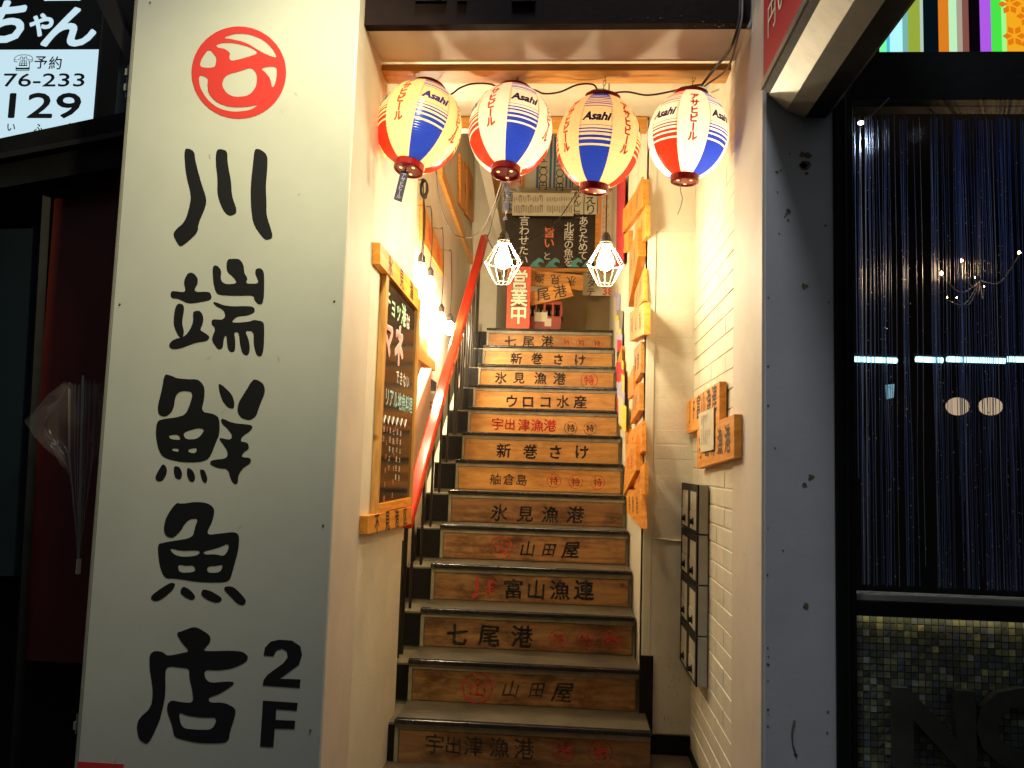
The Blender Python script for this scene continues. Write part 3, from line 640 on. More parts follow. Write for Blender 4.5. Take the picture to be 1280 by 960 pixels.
# supply cable looping between the lanterns
def cable(name, label, pts, r=0.0035, mat='cord', parent=None):
    g = G(); g.tube(bez(pts), r, 6)
    return g.build(name, mat, parent, smooth=True, **({} if parent else dict(label=label, category='cable')))
ya = -0.56
cable('lantern_cable', 'dark cable looping from lantern to lantern under the pine plank', [at(553, 107, y=ya), at(562, 118, y=ya), at(575, 110, y=ya), at(590, 105, y=ya), at(612, 105, y=ya), at(632, 112, y=ya), at(665, 112, y=ya), at(680, 117, y=ya), at(700, 115, y=ya), at(722, 106, y=ya), at(742, 106, y=ya), at(750, 118, y=ya), at(768, 116, y=ya), at(785, 115, y=ya), at(810, 119, y=ya), at(840, 114, y=ya), at(862, 108, y=-.57), at(876, 106, y=-0.6)], 0.0035)
cable('feed_cable', 'thick black cable dropping from the fascia to the rightmost lantern', [at(877, 107, y=-.6), at(893, 86, y=-.7), at(908, 68, y=-.85), at(918, 48, y=-.94), at(924, 25, y=-.96), at(925, 5, y=-.96), at(925, -25, y=-.95)], 0.005)
cable('feed_cable', 'grey cable dropping from the fascia beside the black one', [at(880, 108, y=-.6), at(903, 92, y=-.7), at(914, 76, y=-.85), at(921, 50, y=-.95), at(927, 25, y=-.97), at(928, 0, y=-.96), at(928, -25, y=-.96)], 0.0035, 'cord_grey')
cable('feed_cable', 'pale cable running down the corner to the duct opening', [at(945, 10, y=-.9), at(943, 35, y=-.9), at(938, 55, y=-.82), at(928, 75, y=-.6), at(918, 95, y=-.4), at(905, 108, y=-.3), at(888, 116, y=-.3)], 0.004, 'reveal')
pl_ = G(); c = at(936, 36, y=-0.935); pl_.tube([c, c+Vector((0.012, 0.0, 0.03)), c+Vector((0.018, 0, 0.16))], 0.008, 8); pl_.build('cable_end', 'cord_grey', label='cable stub poking out below the fascia near the top right corner', category='cable')
# ceiling disc + duct
c = at(855, 101, y=-0.05); g = G(); c.z = 2.97; g.lathe([(0.075, 0.0), (0.075, -0.012), (0.06, -0.03), (0.02, -0.036), (0.0, -0.036)], 32, c); g.build('ceiling_rose', 'plug', smooth=True, label='round beige plastic fitting on the ceiling behind the rightmost lantern', category='ceiling fitting')
dk = thing('duct_box', 'beige pipes entering a dark opening in the upper right corner', 'pipes', (1.2, 0.2, 2.85))
G().box(1.13, 1.279, 0.19, 0.29, 2.80, 2.965).build('box', 'kraft', dk, bevel=0.002)
for (px, py) in ((900, 103), (911, 104)):
    c = at(px, py, y=0.17); g = G(); g.lathe([(0.018, 0.02), (0.018, -0.02), (0.012, -0.02), (0.012, 0.0), (0, 0.0)], 20, c, axis='y'); g.build('pipe', 'plug', dk)
# ================================================================== CAGED BULBS
def bulb_profile(r):
    return [(0.0, -1.0*r), (0.5*r, -0.87*r), (0.87*r, -0.5*r), (1.0*r, 0), (0.9*r, 0.45*r), (0.65*r, 1.0*r), (0.45*r, 1.5*r), (0.42*r, 1.9*r)]
def caged(px, ytop, ybot, label, Yd, cordpts):
    top = at(px, ytop, y=Yd); bot = at(px, ybot, y=Yd); H = top.z-bot.z; Rw = at(px+23, 322, y=Yd).x-at(px, 322, y=Yd).x
    o = thing('caged_bulb', label, 'lamp', (top.x, Yd, bot.z), 'caged bulbs hanging below the lanterns')
    c = Vector((top.x, Yd, bot.z))
    zc, zw = H*0.86, H*0.42
    g = G(); NB = 12
    for k in range(NB):
        a = 2*math.pi*k/NB; e = Vector((math.cos(a), math.sin(a), 0))
        g.tube([c+e*0.022+Z*zc, c+e*Rw+Z*zw, c+e*0.032+Z*0.0], 0.0012, 5)
    for (r_, z_) in ((Rw, zw), (0.033, 0.0), (0.024, zc)): g.tube([c+Vector((math.cos(2*math.pi*k/32)*r_, math.sin(2*math.pi*k/32)*r_, z_)) for k in range(33)], 0.0017, 5, cap=False)
    g.build('wire_cage', 'cage', o)
    g = G(); g.lathe([(0.024, zc-0.008), (0.026, zc+0.012), (0.020, zc+0.018), (0.019, H), (0.010, H+0.014), (0.0, H+0.014)], 20, c); g.build('socket', 'cord', o)
    g = G(); g.lathe(bulb_profile(0.036), 20, c+Z*(H*0.46)); g.build('glass_bulb', 'bulb', o, smooth=True)
    g = G(); g.tube(bez([c+Z*(H+0.01)]+cordpts(c+Z*H)), 0.003, 6); g.build('cord', 'cord', o)
    return o
caged(630, 293, 354, 'left caged bulb glowing white, hanging in front of the blackboard at the stair top', -0.12, lambda c: [Vector((c.x-0.0, -0.12, 2.7)), Vector((c.x+0.02, -0.12, 2.97))])
caged(757.5, 295, 356, 'right caged bulb glowing white, hanging on a black cord below the third lantern', -0.12, lambda c: [Vector((c.x, -0.12, 2.7)), Vector((c.x, -0.12, 2.97))])
cable('hanging_cable', 'thin cable hanging in a loop from the left wall past the red handrail end', [at(545, 213, y=.9), at(550, 255, y=1.2), at(565, 290, y=1.6), at(583, 297, y=1.8), at(600, 290, y=1.6), at(615, 262, y=1.0), at(628, 222, y=.35), at(630, 195, y=.2), at(630, 150, y=.15)], 0.0035)
cable('hanging_cable', 'thin cable crossing in front of the landing blackboard', [at(606, 293, y=2.0), at(625, 318, y=2.2), at(660, 304, y=2.4), at(685, 290, y=2.6), at(705, 265, y=2.8), at(722, 240, y=2.9), at(745, 220, y=2.9), at(760, 190, y=2.7)], 0.004)
cable('hanging_cable', 'thin black cord running from the second lantern down to the handrail top', [at(640, 200, y=.4), at(628, 235, y=1.2), at(618, 265, y=1.9), at(612, 290, y=2.6), at(608, 296, y=3.2)], 0.003)
# ================================================================== BULBS ON THE LEFT WALL
def wall_bulb(px, py, ptop, xb, lit, label, rr=0.04):
    c = at(px, py, x=xb); tz = at(*ptop, x=xb).z
    o = thing('hanging_bulb', label, 'lamp', c, 'bare bulbs hanging along the stairwell wall')
    g = G(); g.lathe([(0.017, 0.058), (0.022, 0.066), (0.022, 0.10), (0.008, 0.125), (0, 0.125)], 16, c); g.build('socket', 'cord', o)
    g = G(); g.lathe(bulb_profile(rr), 18, c); g.build('glass_bulb', 'bulb2' if lit else 'cage', o, smooth=True)
    nail = Vector((c.x-0.03, c.y, tz)); g = G(); g.tube(bez([c+Z*0.12, c+Z*0.3+X*0.004, Vector((c.x-0.01, c.y, tz-0.02)), nail]), 0.0035, 6)
    g.tube([nail, Vector((-0.299, nail.y, nail.z+0.01))], 0.002, 5); g.build('cord', 'cord', o)
    return o
wall_bulb(526, 342, (531, 225), -0.19, True, 'lit bare bulb nearest the chalkboard on the left stairwell wall')
wall_bulb(537, 358, (541, 258), -0.20, True, 'second lit bare bulb beyond the chalkboard, close behind the first')
wall_bulb(551, 402, (555, 285), -0.20, True, 'third lit bare bulb beyond the chalkboard, beside the red handrail')
wall_bulb(562, 412, (563, 308), -0.21, True, 'farthest bare bulb on the left wall, half hidden by the red handrail')
rl = thing('cable_coil', 'black cable coil with plug hanging at the corner left of the stairs', 'cable', at(530, 240, x=-0.1))
cc = at(530, 236, x=-0.05); g = G()
for i in range(5):
    g.tube([cc+Vector((0.016*math.cos(t*math.pi/8)+random.uniform(-.002, .002), 0.01*i-0.02, 0.045*math.sin(t*math.pi/8))) for t in range(17)], 0.004, 5, cap=False)
g.build('coil', 'cord', rl); g = G(); g.tube(bez([cc+Z*-.04, at(531, 270, x=-0.06), at(530, 300, x=-.1), at(528, 325, x=-0.15)]), 0.004, 6); g.build('cord', 'cord', rl)
# ================================================================== TALL CHALKBOARD (left wall)
XC = -0.03
cb = thing('chalkboard', 'tall narrow wood framed chalkboard with pink and white chalk writing on the left wall', 'chalkboard', (XC, -0.1, 1.0))
y0, y1 = -0.50, 0.235; zb, zt = 1.09, 2.03
xs = 0.024
def brd(y, z, x=0.0): return Vector((XC+x, y, z))
tb0, tb1 = at(478, 345, x=XC+xs), at(519, 440, x=XC+xs)
zT = 2.035; zB = 1.075
G().box(XC+0.001, XC+0.014, y0+0.03, y1-0.02, zB+0.03, zT-0.02).build('board_face', 'chalkboard', cb)
for (a0, a1, c0, c1) in ((y0, y0+0.045, zB, zT), (y1-0.035, y1, zB, zT), (y0+0.046, y1-0.036, zT-0.04, zT), (y0+0.046, y1-0.036, zB, zB+0.035)):
    G().box(XC+0.001, XC+xs, a0, a1, c0, c1).build('frame_bar', 'pine_z' if c1-c0 > 0.3 else 'plaque_y', cb, bevel=0.002)
def yboard(name, lab, quad, xw, th, mat, txt, tm, size, cat='board', top=True, pitch=None, nrmx=1, tz=0.0):
    """a board on a wall x = const, its outline from four corners on that wall"""
    q = [Vector((xw, p.y, p.z)) for p in quad]
    cen = sum(q, Vector((0, 0, 0)))/len(q)
    t = thing(name, lab, cat, (xw, cen.y, min(p.z for p in q)), 'orange fish crate boards on the walls') if top else None
    G().prism(q, (th*nrmx, 0, 0)).build('board', mat, t, bevel=0.0015)
    if txt:
        R3 = (q[1]-q[0]).normalized(); R3 = R3 if (R3.y*nrmx > 0) else -R3
        U3 = (q[0]-q[3]).normalized(); U3 = U3 if U3.z > 0 else -U3
        g = G(); n = len(txt); L = (q[1]-q[0]).length; pit = pitch or L/(n+0.6)
        htext(g, txt, cen+X*(th*nrmx+0.0012*nrmx)-R3*(pit*(n-1)/2)+U3*tz, R3, U3, size, pit, bold=0.02, rough=0.01)
        g.build('lettering', tm, t)
    return t
def Q(xw, *pts): return [at(px, py, x=xw) for px, py in pts]
# name boards above and below the chalkboard
xq = XC+0.03
yboard('name_board', 'orange wood board with black characters fixed above the tall chalkboard', [at(475, 303, x=xq), at(523, 362, x=xq), at(523, 388, x=xq), at(475, 330, x=xq)], XC+0.001, 0.030, 'plaque_y', '氷見漁', 'ink_black', 0.085, nrmx=1)
yboard('name_board', 'orange wood board with black characters fixed below the tall chalkboard', [at(459, 645, x=xq), at(514, 634, x=xq), at(514, 655, x=xq), at(459, 668, x=xq)], XC+0.001, 0.030, 'plaque_y', '不見港区', 'ink_black', 0.085, nrmx=1)
# chalk writing: R direction along +y, on plane x = XC+0.015
cx = XC+0.0155
def chalk(s, px, py, size, mat, pit, bold=0.03, sl=0.0, sx=1.0, lift=0.0):
    g = G(); c = at(px, py, x=cx)+X*lift; htext(g, s, c, (Y-Z*sl).normalized(), Z, size, pit, bold=bold, rough=0.02, sx=sx); g.build('chalk_text', mat, cb)
chalk('チョッ港', 485, 377, 0.10, 'chalk_green', 0.105, 0.03, 0.0)
chalk('では', 506, 399, 0.075, 'chalk_white', 0.08, 0.03)
chalk('マ', 486, 424, 0.15, 'chalk_white', 0.2, 0.085, sx=1.1)
chalk('ネ', 499, 433, 0.18, 'chalk_white', 0.2, 0.085, sx=1.05)
chalk('マ', 486, 424, 0.15, 'chalk_pink', 0.2, 0.055, sx=1.1, lift=0.0006)
chalk('ネ', 499, 433, 0.18, 'chalk_pink', 0.2, 0.055, sx=1.05, lift=0.0006)
chalk('できない', 497, 471, 0.065, 'chalk_white', 0.075, 0.03)
chalk('リアル地魚料理', 484, 496, 0.08, 'chalk_cyan', 0.082, 0.02)
g = G(); zz = [at(474+2.6*i, (518 if i % 2 else 528)+i*0.5, x=cx) for i in range(14)]; g.tube(zz, 0.0035, 4); g.build('chalk_line', 'chalk_white', cb)
for (px, py, s) in ((473, 534, '本日入荷'), (480, 536, '魚介'), (488, 538, '氷見寒ぶり'), (492, 540, '七尾湾'), (497, 540, '能登の岩牡蠣'), (501, 542, '新鮮なお刺身')):
    g = G(); vtext(g, s, at(px, py, x=cx), Y, Z, 0.028, 0.038, bold=0.01); g.build('chalk_text', random.choice(['chalk_white', 'chalk_white', 'chalk_orange']), cb)
for px in (477, 484, 494):
    g = G(); vtext(g, '白えび刺身盛', at(px, 536, x=cx), Y, Z, 0.024, 0.055, bold=0.01); g.build('chalk_text', 'chalk_orange', cb)
# boards + rack on the stairwell's left wall
xw = -0.299
yboard('wall_board', 'orange board in the glare just right of the tall chalkboard', Q(xw, (508, 385), (531, 425), (531, 463), (508, 430)), xw, 0.02, 'plaque_y', '港', 'ink_orange', 0.1)
yboard('wall_board', 'long pale pine board low on the left wall below the bare bulbs', Q(xw, (505, 420), (539, 452), (539, 464), (505, 440)), xw, 0.03, 'pine_x', None, None, 0.1)
rk = thing('leaflet_rack', 'grey leaflet rack with dark pockets between the chalkboard and the handrail', 'rack', at(520, 530, x=xw))
a_, b_ = at(512, 460, x=xw), at(534, 460, x=xw); zl = at(520, 535, x=xw).z
G().box(xw+0.001, xw+0.02, a_.y, b_.y+0.1, zl, a_.z).build('back_panel', 'mbox', rk)
for i in range(4):
    z_ = zl+(a_.z-zl)*i/4
    for j in range(3):
        yj = a_.y+(b_.y+0.1-a_.y)*j/3; G().box(xw+0.021, xw+0.055, yj+0.01, yj+(b_.y+0.1-a_.y)/3-0.01, z_+0.01, z_+0.075).build('pocket', 'iron' if (i+j) % 2 else 'mbox', rk)
yboard('wall_board', 'sloping pine batten high on the left stairwell wall', Q(xw, (548, 205), (590, 325), (590, 338), (548, 222)), xw, 0.03, 'pine_x', None, None, 0.1, cat='batten')
yboard('wall_board', 'tall orange board with faint writing behind the hanging bulb cords', Q(xw, (524, 250), (552, 320), (552, 345), (524, 300)), xw, 0.02, 'plaque_y', '漁港', 'ink_red', 0.14)
yboard('wall_board', 'narrow dark edged board nearest the batten high on the left wall', Q(xw, (572, 192), (584, 225), (584, 270), (572, 255)), xw, 0.025, 'plaque_y', '港', 'ink_black', 0.1)
yboard('wall_board', 'second narrow board just right of its twin high on the left wall', Q(xw, (580, 202), (588, 225), (588, 278), (580, 268)), xw, 0.03, 'plaque_y', '魚', 'ink_black', 0.1)
po = thing('poster', 'faded poster of fish beside the narrow boards high on the left wall', 'poster', at(592, 280, x=xw))
G().prism(Q(xw, (586, 215), (598, 235), (598, 292), (586, 280)), (0.004, 0, 0)).build('sheet', 'paper_card', po)
g = G(); c = at(591, 262, x=xw); 
for i in range(6):
    p = at(590+random.uniform(-2, 4), 245+i*7, x=xw+0.005); g.lathe([(0.0, 0.0008), (0.05, 0)], 10, p, axis='x')
g.build('print', 'lilac', po)
# sloping white duct with dark underside & wood panel near the back
dv = G(); dv.prism([at(592, 175, y=3.6), at(606, 175, y=3.6), at(629, 300, y=4.2), at(621, 300, y=4.2)], (0, 0.05, 0)); dv.build('sloping_beam', 'wall', label='white sloping beam with a dark edge above the handrail top', category='beam')
dv = G(); dv.prism([at(608, 170, y=4.25), at(626, 170, y=4.25), at(626, 244, y=4.25), at(616, 244, y=4.25)], (0, 0.04, 0)); dv.build('wood_panel', 'pine_z', label='orange wood panel left of the menu strips', category='panel')
# ================================================================== BOARDS ON THE RIGHT STAIR WALL
xr = W+0.009
names = 'orange crate board '
PL = [
 ([(781, 257), (797, 221), (797, 245), (781, 276)], '七尾', 'ink_black', names+'peeking out behind the topmost board on the right stair wall', .008),
 ([(779, 262), (803.5, 224), (803.5, 257), (778, 291)], '宇出港', 'ink_red', names+'topmost on the right stair wall with red writing', .03),
 ([(791, 282), (804.6, 256), (804.6, 295), (791, 318)], '石川', 'ink_orange', names+'upright under the topmost one on the right stair wall', .02),
 ([(774.6, 297), (785, 288), (784, 313), (774.4, 318)], '漁', 'ink_black', names+'small and square, left of the upright one below the top', .025),
 ([(789, 314), (799.4, 286), (800, 320), (787.5, 384)], '氷見', 'ink_red', names+'long and steeply slanted beside the right caged bulb', .04),
 ([(784, 330), (789, 304), (790, 340), (784, 372)], '港', 'ink_black', names+'thin dark one tucked left of the slanted board by the right bulb', .012),
 ([(791, 366), (801.5, 336), (801.5, 376), (790, 388)], '氷見', 'ink_red', names+'directly below the steeply slanted one', .02),
 ([(787, 391), (804.6, 378), (804.6, 418), (787, 427)], '富山港', 'ink_black', names+'broad, with three black characters, level with the stair top', .03),
 ([(790.4, 437), (798, 427), (798, 466), (789, 482)], '漁港', 'ink_black', names+'with black writing below the broad three character one', .02),
 ([(785.3, 473), (791.5, 457), (791.5, 494), (784.7, 499)], None, None, names+'small and plain, left of a gap below the leaflets', .03),
 ([(790, 491), (797, 478), (797.5, 513), (786.7, 530)], '新鮮', 'ink_grey', names+'with faded grey picture next to the small plain one', .025),
 ([(784, 540), (799.4, 526), (799.4, 564), (784, 582)], '宇出', 'ink_red', names+'with a red mark, third from the bottom on the right stair wall', .018),
 ([(784.5, 556), (796.5, 548), (796.5, 588), (780.3, 620)], '津港', 'ink_red', names+'slanting downward over the others near the bottom', .036),
 ([(792, 589), (802, 578), (802, 619), (789.5, 610)], '氷', 'ink_red', names+'second from the bottom on the right stair wall', .018),
 ([(782.5, 612), (799.4, 612), (800.8, 661), (782.5, 641)], '特漁港', 'ink_black', names+'lowest on the right stair wall', .026),
 ([(770, 452), (775, 432), (776, 502), (772, 536)], None, None, names+'farthest and narrow, at the edge of the upper risers', .02),
 ([(777, 530), (782.5, 536), (782.5, 596), (778, 574)], '港', 'ink_black', names+'narrow, left of the slanting low board', .01)]
for q, txt, tm, lab, th in PL:
    yboard('wall_board', lab, Q(xr-0.03, *q), xr, th, 'plaque_y', txt, tm, 0.09, nrmx=-1)
# plastic leaflets pocket
lf = thing('leaflet_bundle', 'bundle of purple and white leaflets in clear plastic hung on the right stair wall', 'leaflets', at(776, 520, x=xr))
cols = ['lilac', 'paper_card', 'crimson', 'lilac', 'ink_grey', 'paper_card', 'yellow', 'iron', 'paper_card']
for i in range(22):
    t = i/21; cxp = 769+11*t+random.uniform(-3, 3); cyp = 372+150*t; wp = random.uniform(1.8, 4.0); hp = random.uniform(8, 19); sk = random.uniform(-4, 4)
    q = [at(cxp-wp, cyp-hp+sk, x=xr-0.02), at(cxp+wp, cyp-hp-sk, x=xr-0.02), at(cxp+wp*.8, cyp+hp-sk, x=xr-0.02), at(cxp-wp*.9, cyp+hp+sk, x=xr-0.02)]
    q = [Vector((xr-0.002-0.0022*i*0.6, p.y, p.z)) for p in q]
    G().prism(q, (-0.001, 0, 0)).build('leaflet', random.choice(cols), lf)
bn = G(); bn.prism(Q(xr-0.02, (772, 228), (782, 222), (780, 330), (771, 336)), (-0.006, 0, 0)); bn.build('red_banner', 'crimson', label='crimson cloth strip hanging on the right wall beside the menus', category='banner')
# ================================================================== BOARDS ON THE BRICK SIDE WALL
xs_ = 1.276
def fixq(pts): return [at(px, py, x=xs_-0.028) for px, py in pts]
yboard('name_board', 'upper orange board with black JF lettering on the white brick side wall', fixq([(857.9, 503.2), (898.5, 476.5), (898.5, 527), (857.5, 542.4)]), xs_, 0.026, 'plaque_y', 'JF富山漁連', 'ink_black', 0.11, nrmx=-1, tz=0.02)
lb_ = yboard('name_board', 'lower orange board with red and black lettering on the white brick side wall', fixq([(870.7, 538), (916.8, 517.5), (916.8, 572.2), (870.7, 585.8)]), xs_, 0.026, 'plaque_y', '宇出津漁港', 'ink_black', 0.105, nrmx=-1)
cdp = thing('paper_card', 'cream paper card pinned over both boards on the brick side wall', 'card', at(885, 560, x=1.247))
G().prism([at(px, py, x=1.246) for px, py in ((874, 517), (893, 509), (892.6, 562), (876.5, 565.5))], (-0.003, 0, 0)).build('sheet', 'paper_card', cdp)
g = G()
for i, s in enumerate(('新鮮魚介', '二階', '日本海の幸', 'お気軽に')): 
    c = at(877, 525+i*9, x=1.2422); htext(g, s, c, -Y, Z, 0.035, 0.045)
g.build('print', 'ink_grey', cdp)
def scuffs(parent, n, fx, rng, mat='ink_grey'):
    g = G()
    for _ in range(n):
        a0 = random.uniform(*rng[0]); z0 = random.uniform(*rng[1]); L_ = random.uniform(.004, .02); w_ = random.uniform(.0006, .0018); an = random.choice([1.2, 1.4, 1.9, .8, 2.2])
        d = math.cos(an)*L_; e = math.sin(an)*L_
        g.add([fx(a0-w_, z0), fx(a0+w_, z0), fx(a0+d+w_*.5, z0+e), fx(a0+d-w_*.5, z0+e)], [(0, 1, 2, 3)])
    g.build('scuff_marks', mat, parent, kind='stuff')
ew = [o for o in S.objects if o.name == 'entrance_wall'][0]; rv = [o for o in S.objects if o.name.startswith('entrance_reveal')]
scuffs(ew, 34, lambda a, z: Vector((-0.0292, a, z)), ((-0.6, 0.12), (0.25, 0.95)))
scuffs(rv[0], 22, lambda a, z: Vector((-0.0262, a, z)), ((-0.97, -0.68), (0.3, 1.0)))
scuffs(rv[1], 26, lambda a, z: Vector((1.2762, a, z)), ((-1.07, -0.68), (0.4, 1.1)))
scuffs(bf, 30, lambda a, z: Vector((a, 0.2892, z)), ((1.11, 1.27), (0.1, 0.45)))
scuffs(sg, 16, lambda a, z: Vector((a, SY-0.0012, z)), ((-0.75, -0.08), (0.2, 2.7)), 'mbox')
# ================================================================== MAILBOXES
grid = [605, 668.5, 732.5, 797.5, 863]
ys = (-0.183, 0.054); bw_ = 0.235
zs = [at(872.6, py, x=1.235).z for py in grid]
ordn = ['topmost', 'second', 'third', 'lowest']
for ci in range(2):
    for ri in range(4):
        y_ = ys[ci]; z1, z0 = zs[ri]-0.003, zs[ri+1]+0.003
        lab = f'{ordn[ri]} grey mailbox with black frame in the {"near" if ci == 0 else "far"} column on the brick wall'
        o = thing('mailbox', lab, 'mailbox', (1.26, y_+bw_/2, z0), 'mailboxes on the white brick wall')
        G().box(1.238, 1.2755, y_, y_+bw_, z0, z1).build('body', 'mbox', o, bevel=0.0015)
        g = G(); g.box(1.2315, 1.2375, y_, y_+0.034, z0, z1); g.box(1.2315, 1.2375, y_+bw_-0.026, y_+bw_, z0, z1); g.box(1.2315, 1.2375, y_+0.0345, y_+bw_-0.0265, z1-0.03, z1); g.box(1.2315, 1.2375, y_+0.0345, y_+bw_-0.0265, z0, z0+0.008)
        g.build('frame', 'black', o)
        G().box(1.2330, 1.2375, y_+0.036, y_+bw_-0.028, z0+0.088, z1-0.032).build('flap', 'mbox', o)
        G().box(1.2318, 1.2375, y_+0.036, y_+bw_-0.028, z0+0.010, z0+0.085).build('door_panel', 'mbox', o)
        g = G(); g.lathe([(0.0, -0.013), (0.010, -0.012), (0.012, -0.003), (0.018, -0.002), (0.018, 0)], 16, (1.2316, y_+bw_*0.5, z0+0.042), axis='x'); g.box(1.2165, 1.219, y_+bw_*.5-0.004, y_+bw_*.5+0.004, z0+0.022, z0+0.062); g.build('dial_lock', 'black', o)
# ================================================================== STAIR TOP (landing)
LZ = 13*RS
def ybox(g, px0, py0, px1, py1, yy, th): 
    a, b = at(px0, py0, y=yy), at(px1, py1, y=yy); g.box(min(a.x, b.x), max(a.x, b.x), yy, yy+th, min(a.z, b.z), max(a.z, b.z)); return g
def ytxt(parent, s, px, py, yy, size_px, mat, vert=True, pitch_px=None, nm='lettering', rot=0.0, **k):
    m = (at(641, 300, y=yy)-at(640, 300, y=yy)).length; g = G(); c = at(px, py, y=yy); kk = dict(bold=0.02); kk.update(k)
    if vert: vtext(g, s, c, X, Z, size_px*m, (pitch_px or size_px)*m, **kk)
    else:
        Rr_ = X*math.cos(rot)+Z*math.sin(rot); Ur_ = -X*math.sin(rot)+Z*math.cos(rot); htext(g, s, c, Rr_, Ur_, size_px*m, (pitch_px or size_px)*m, **kk)
    return g.build(nm, mat, parent)
es = thing('open_sign', 'upright orange red board reading in cream characters on the top step', 'sign', (at(649, 410, y=3.40).x, 3.40, LZ))
g = G(); a, b = at(635, 333, y=3.40), at(664, 333, y=3.40); g.box(a.x, b.x, 3.40, 3.43, LZ+0.002, a.z); g.build('board', 'rede', es, bevel=0.002)
ytxt(es, '営業中', 649.5, 350, 3.398, 27, 'ink_black', pitch_px=21.5, bold=0.075, nm='letter_outline', sx=0.82)  # black outline printed behind the cream characters
ytxt(es, '営業中', 649.5, 350, 3.3965, 27, 'cream_white', pitch_px=21.5, bold=0.035, sx=0.82)
cr = thing('bottle_crate', 'dark red plastic bottle crate behind the upright board on the landing', 'crate', (at(683, 410, y=3.6).x, 3.7, LZ))
ca, cbb = at(660, 376, y=3.55), at(702, 376, y=3.55); Hc = ca.z-LZ; zq = LZ+Hc*0.56
g = G(); g.box(ca.x, cbb.x, 3.551, 3.80, LZ+0.002, zq); g.box(ca.x, cbb.x, 3.551, 3.80, ca.z-0.03, ca.z)
for i in range(5):
    xx = ca.x+(cbb.x-ca.x)*i/4; g.box(xx-0.011, xx+0.011, 3.55, 3.80, zq-0.001, ca.z-0.029)
g.build('shell', 'crate', cr, bevel=0.003)
g = G(); ybox(g, 668, 390, 684, 402, 3.548, 0.003); ybox(g, 681, 398, 689, 408, 3.5475, 0.003); g.build('sticker', 'paper_card', cr)
for i in range(4):
    xx = ca.x+(cbb.x-ca.x)*(i+.5)/4; G().lathe([(0.03, 0.01), (0.03, 0.16), (0.012, 0.21), (0.012, Hc-0.04), (0, Hc-0.04)], 12, (xx, 3.66, LZ)).build('bottle', 'iron', cr)
kb = G(); ybox(kb, 690, 345, 768, 415, 4.2, 0.02); kb.build('kraft_panel', 'kraft', label='plain brown kraft board behind the landing at the stair top', category='board')
db = G(); ybox(db, 622, 340, 635, 415, 3.9, 0.02); db.build('dark_curtain', 'ink_grey', label='grey brown strip of curtain left of the upright board', category='curtain')
def xboard(lab, pts, yy, txt, tm, px, py, szp, pit, rot, flip=False):
    q = [at(a, b, y=yy) for a, b in pts]; t = thing('wall_board', lab, 'board', (q[0].x, yy, min(p.z for p in q)), 'orange fish crate boards on the walls')
    G().prism(q, (0, 0.02, 0)).build('board', 'plaque_x', t, bevel=0.0015)
    g = G(); m = (at(641, 300, y=yy)-at(640, 300, y=yy)).length; c = at(px, py, y=yy-0.0015)
    Rr_ = X*math.cos(rot)+Z*math.sin(rot); Ur_ = -X*math.sin(rot)+Z*math.cos(rot)
    if flip: Rr_, Ur_ = -Rr_, -Ur_
    htext(g, txt, c, Rr_, Ur_, szp*m, pit*m, bold=0.025, rough=0.01); g.build('lettering', tm, t); return t
xboard('orange board hung upside down with black characters under the landing blackboard', [(664, 338), (730, 344), (729, 363), (664, 357)], 3.56, '氷見漁', 'ink_black', 714, 351, 13, -19.5+39, math.radians(-4), True)
xboard('tilted orange board with black characters in front of the crate', [(662, 365), (711, 353), (717, 370), (664, 382)], 3.52, '尾港', 'ink_black', 679, 368, 17, 21, math.radians(11))
kc = thing('menu_card', 'pale rounded card with red price hanging right of the upside down board', 'menu card', at(750, 370, y=3.9))
g = G(); ybox(g, 729, 341, 776, 370, 3.9, 0.004); g.build('sheet', 'paper_card', kc)
ytxt(kc, 'ホタテ', 739, 344, 3.897, 11, 'ink_black', pitch_px=10.5); ytxt(kc, '380', 756, 364, 3.897, 13, 'ink_red', vert=False, pitch_px=7, bold=0.05)
# blackboard over the landing
YB = 4.05
bb = thing('landing_blackboard', 'wide blackboard with white and orange chalk text and blue waves above the landing', 'blackboard', at(687, 335, y=YB))
g = G(); ybox(g, 630, 267, 745, 335, YB, 0.02); g.build('board_face', 'chalkboard', bb)
for r in ((628, 265, 747, 267.5), (628, 334, 776, 341), (744.5, 268, 747, 334)):
    g = G(); ybox(g, *r, YB-0.012, 0.03); g.build('frame_bar', 'plaque_x', bb)
yt = YB-0.002
ytxt(bb, 'あらためて', 729.5, 276, yt, 12.5, 'chalk_white', pitch_px=11, nm='chalk_text', bold=.01)
ytxt(bb, '北陸の魚を', 711.5, 284, yt, 12.5, 'chalk_white', pitch_px=11, nm='chalk_text', bold=.01)
ytxt(bb, '旨い', 687, 291, yt, 14, 'chalk_orange', pitch_px=13, nm='chalk_text', bold=.03)
ytxt(bb, 'と', 684, 320, yt, 11, 'chalk_white', nm='chalk_text', bold=.01)
ytxt(bb, '言わせたい', 655.5, 276, yt, 13.5, 'chalk_white', pitch_px=12.5, nm='chalk_text', bold=.01)
g = G()
for px in (670, 690, 718, 736):
    pts = [(px-9, 334), (px-3, 327), (px+4, 322), (px+9, 325), (px+10, 329), (px+5, 327), (px+2, 330), (px+7, 334)]
    g.add([at(a, b, y=yt) for a, b in pts], [tuple(range(7, -1, -1))])
g.build('chalk_wave', 'wave_blue', bb)
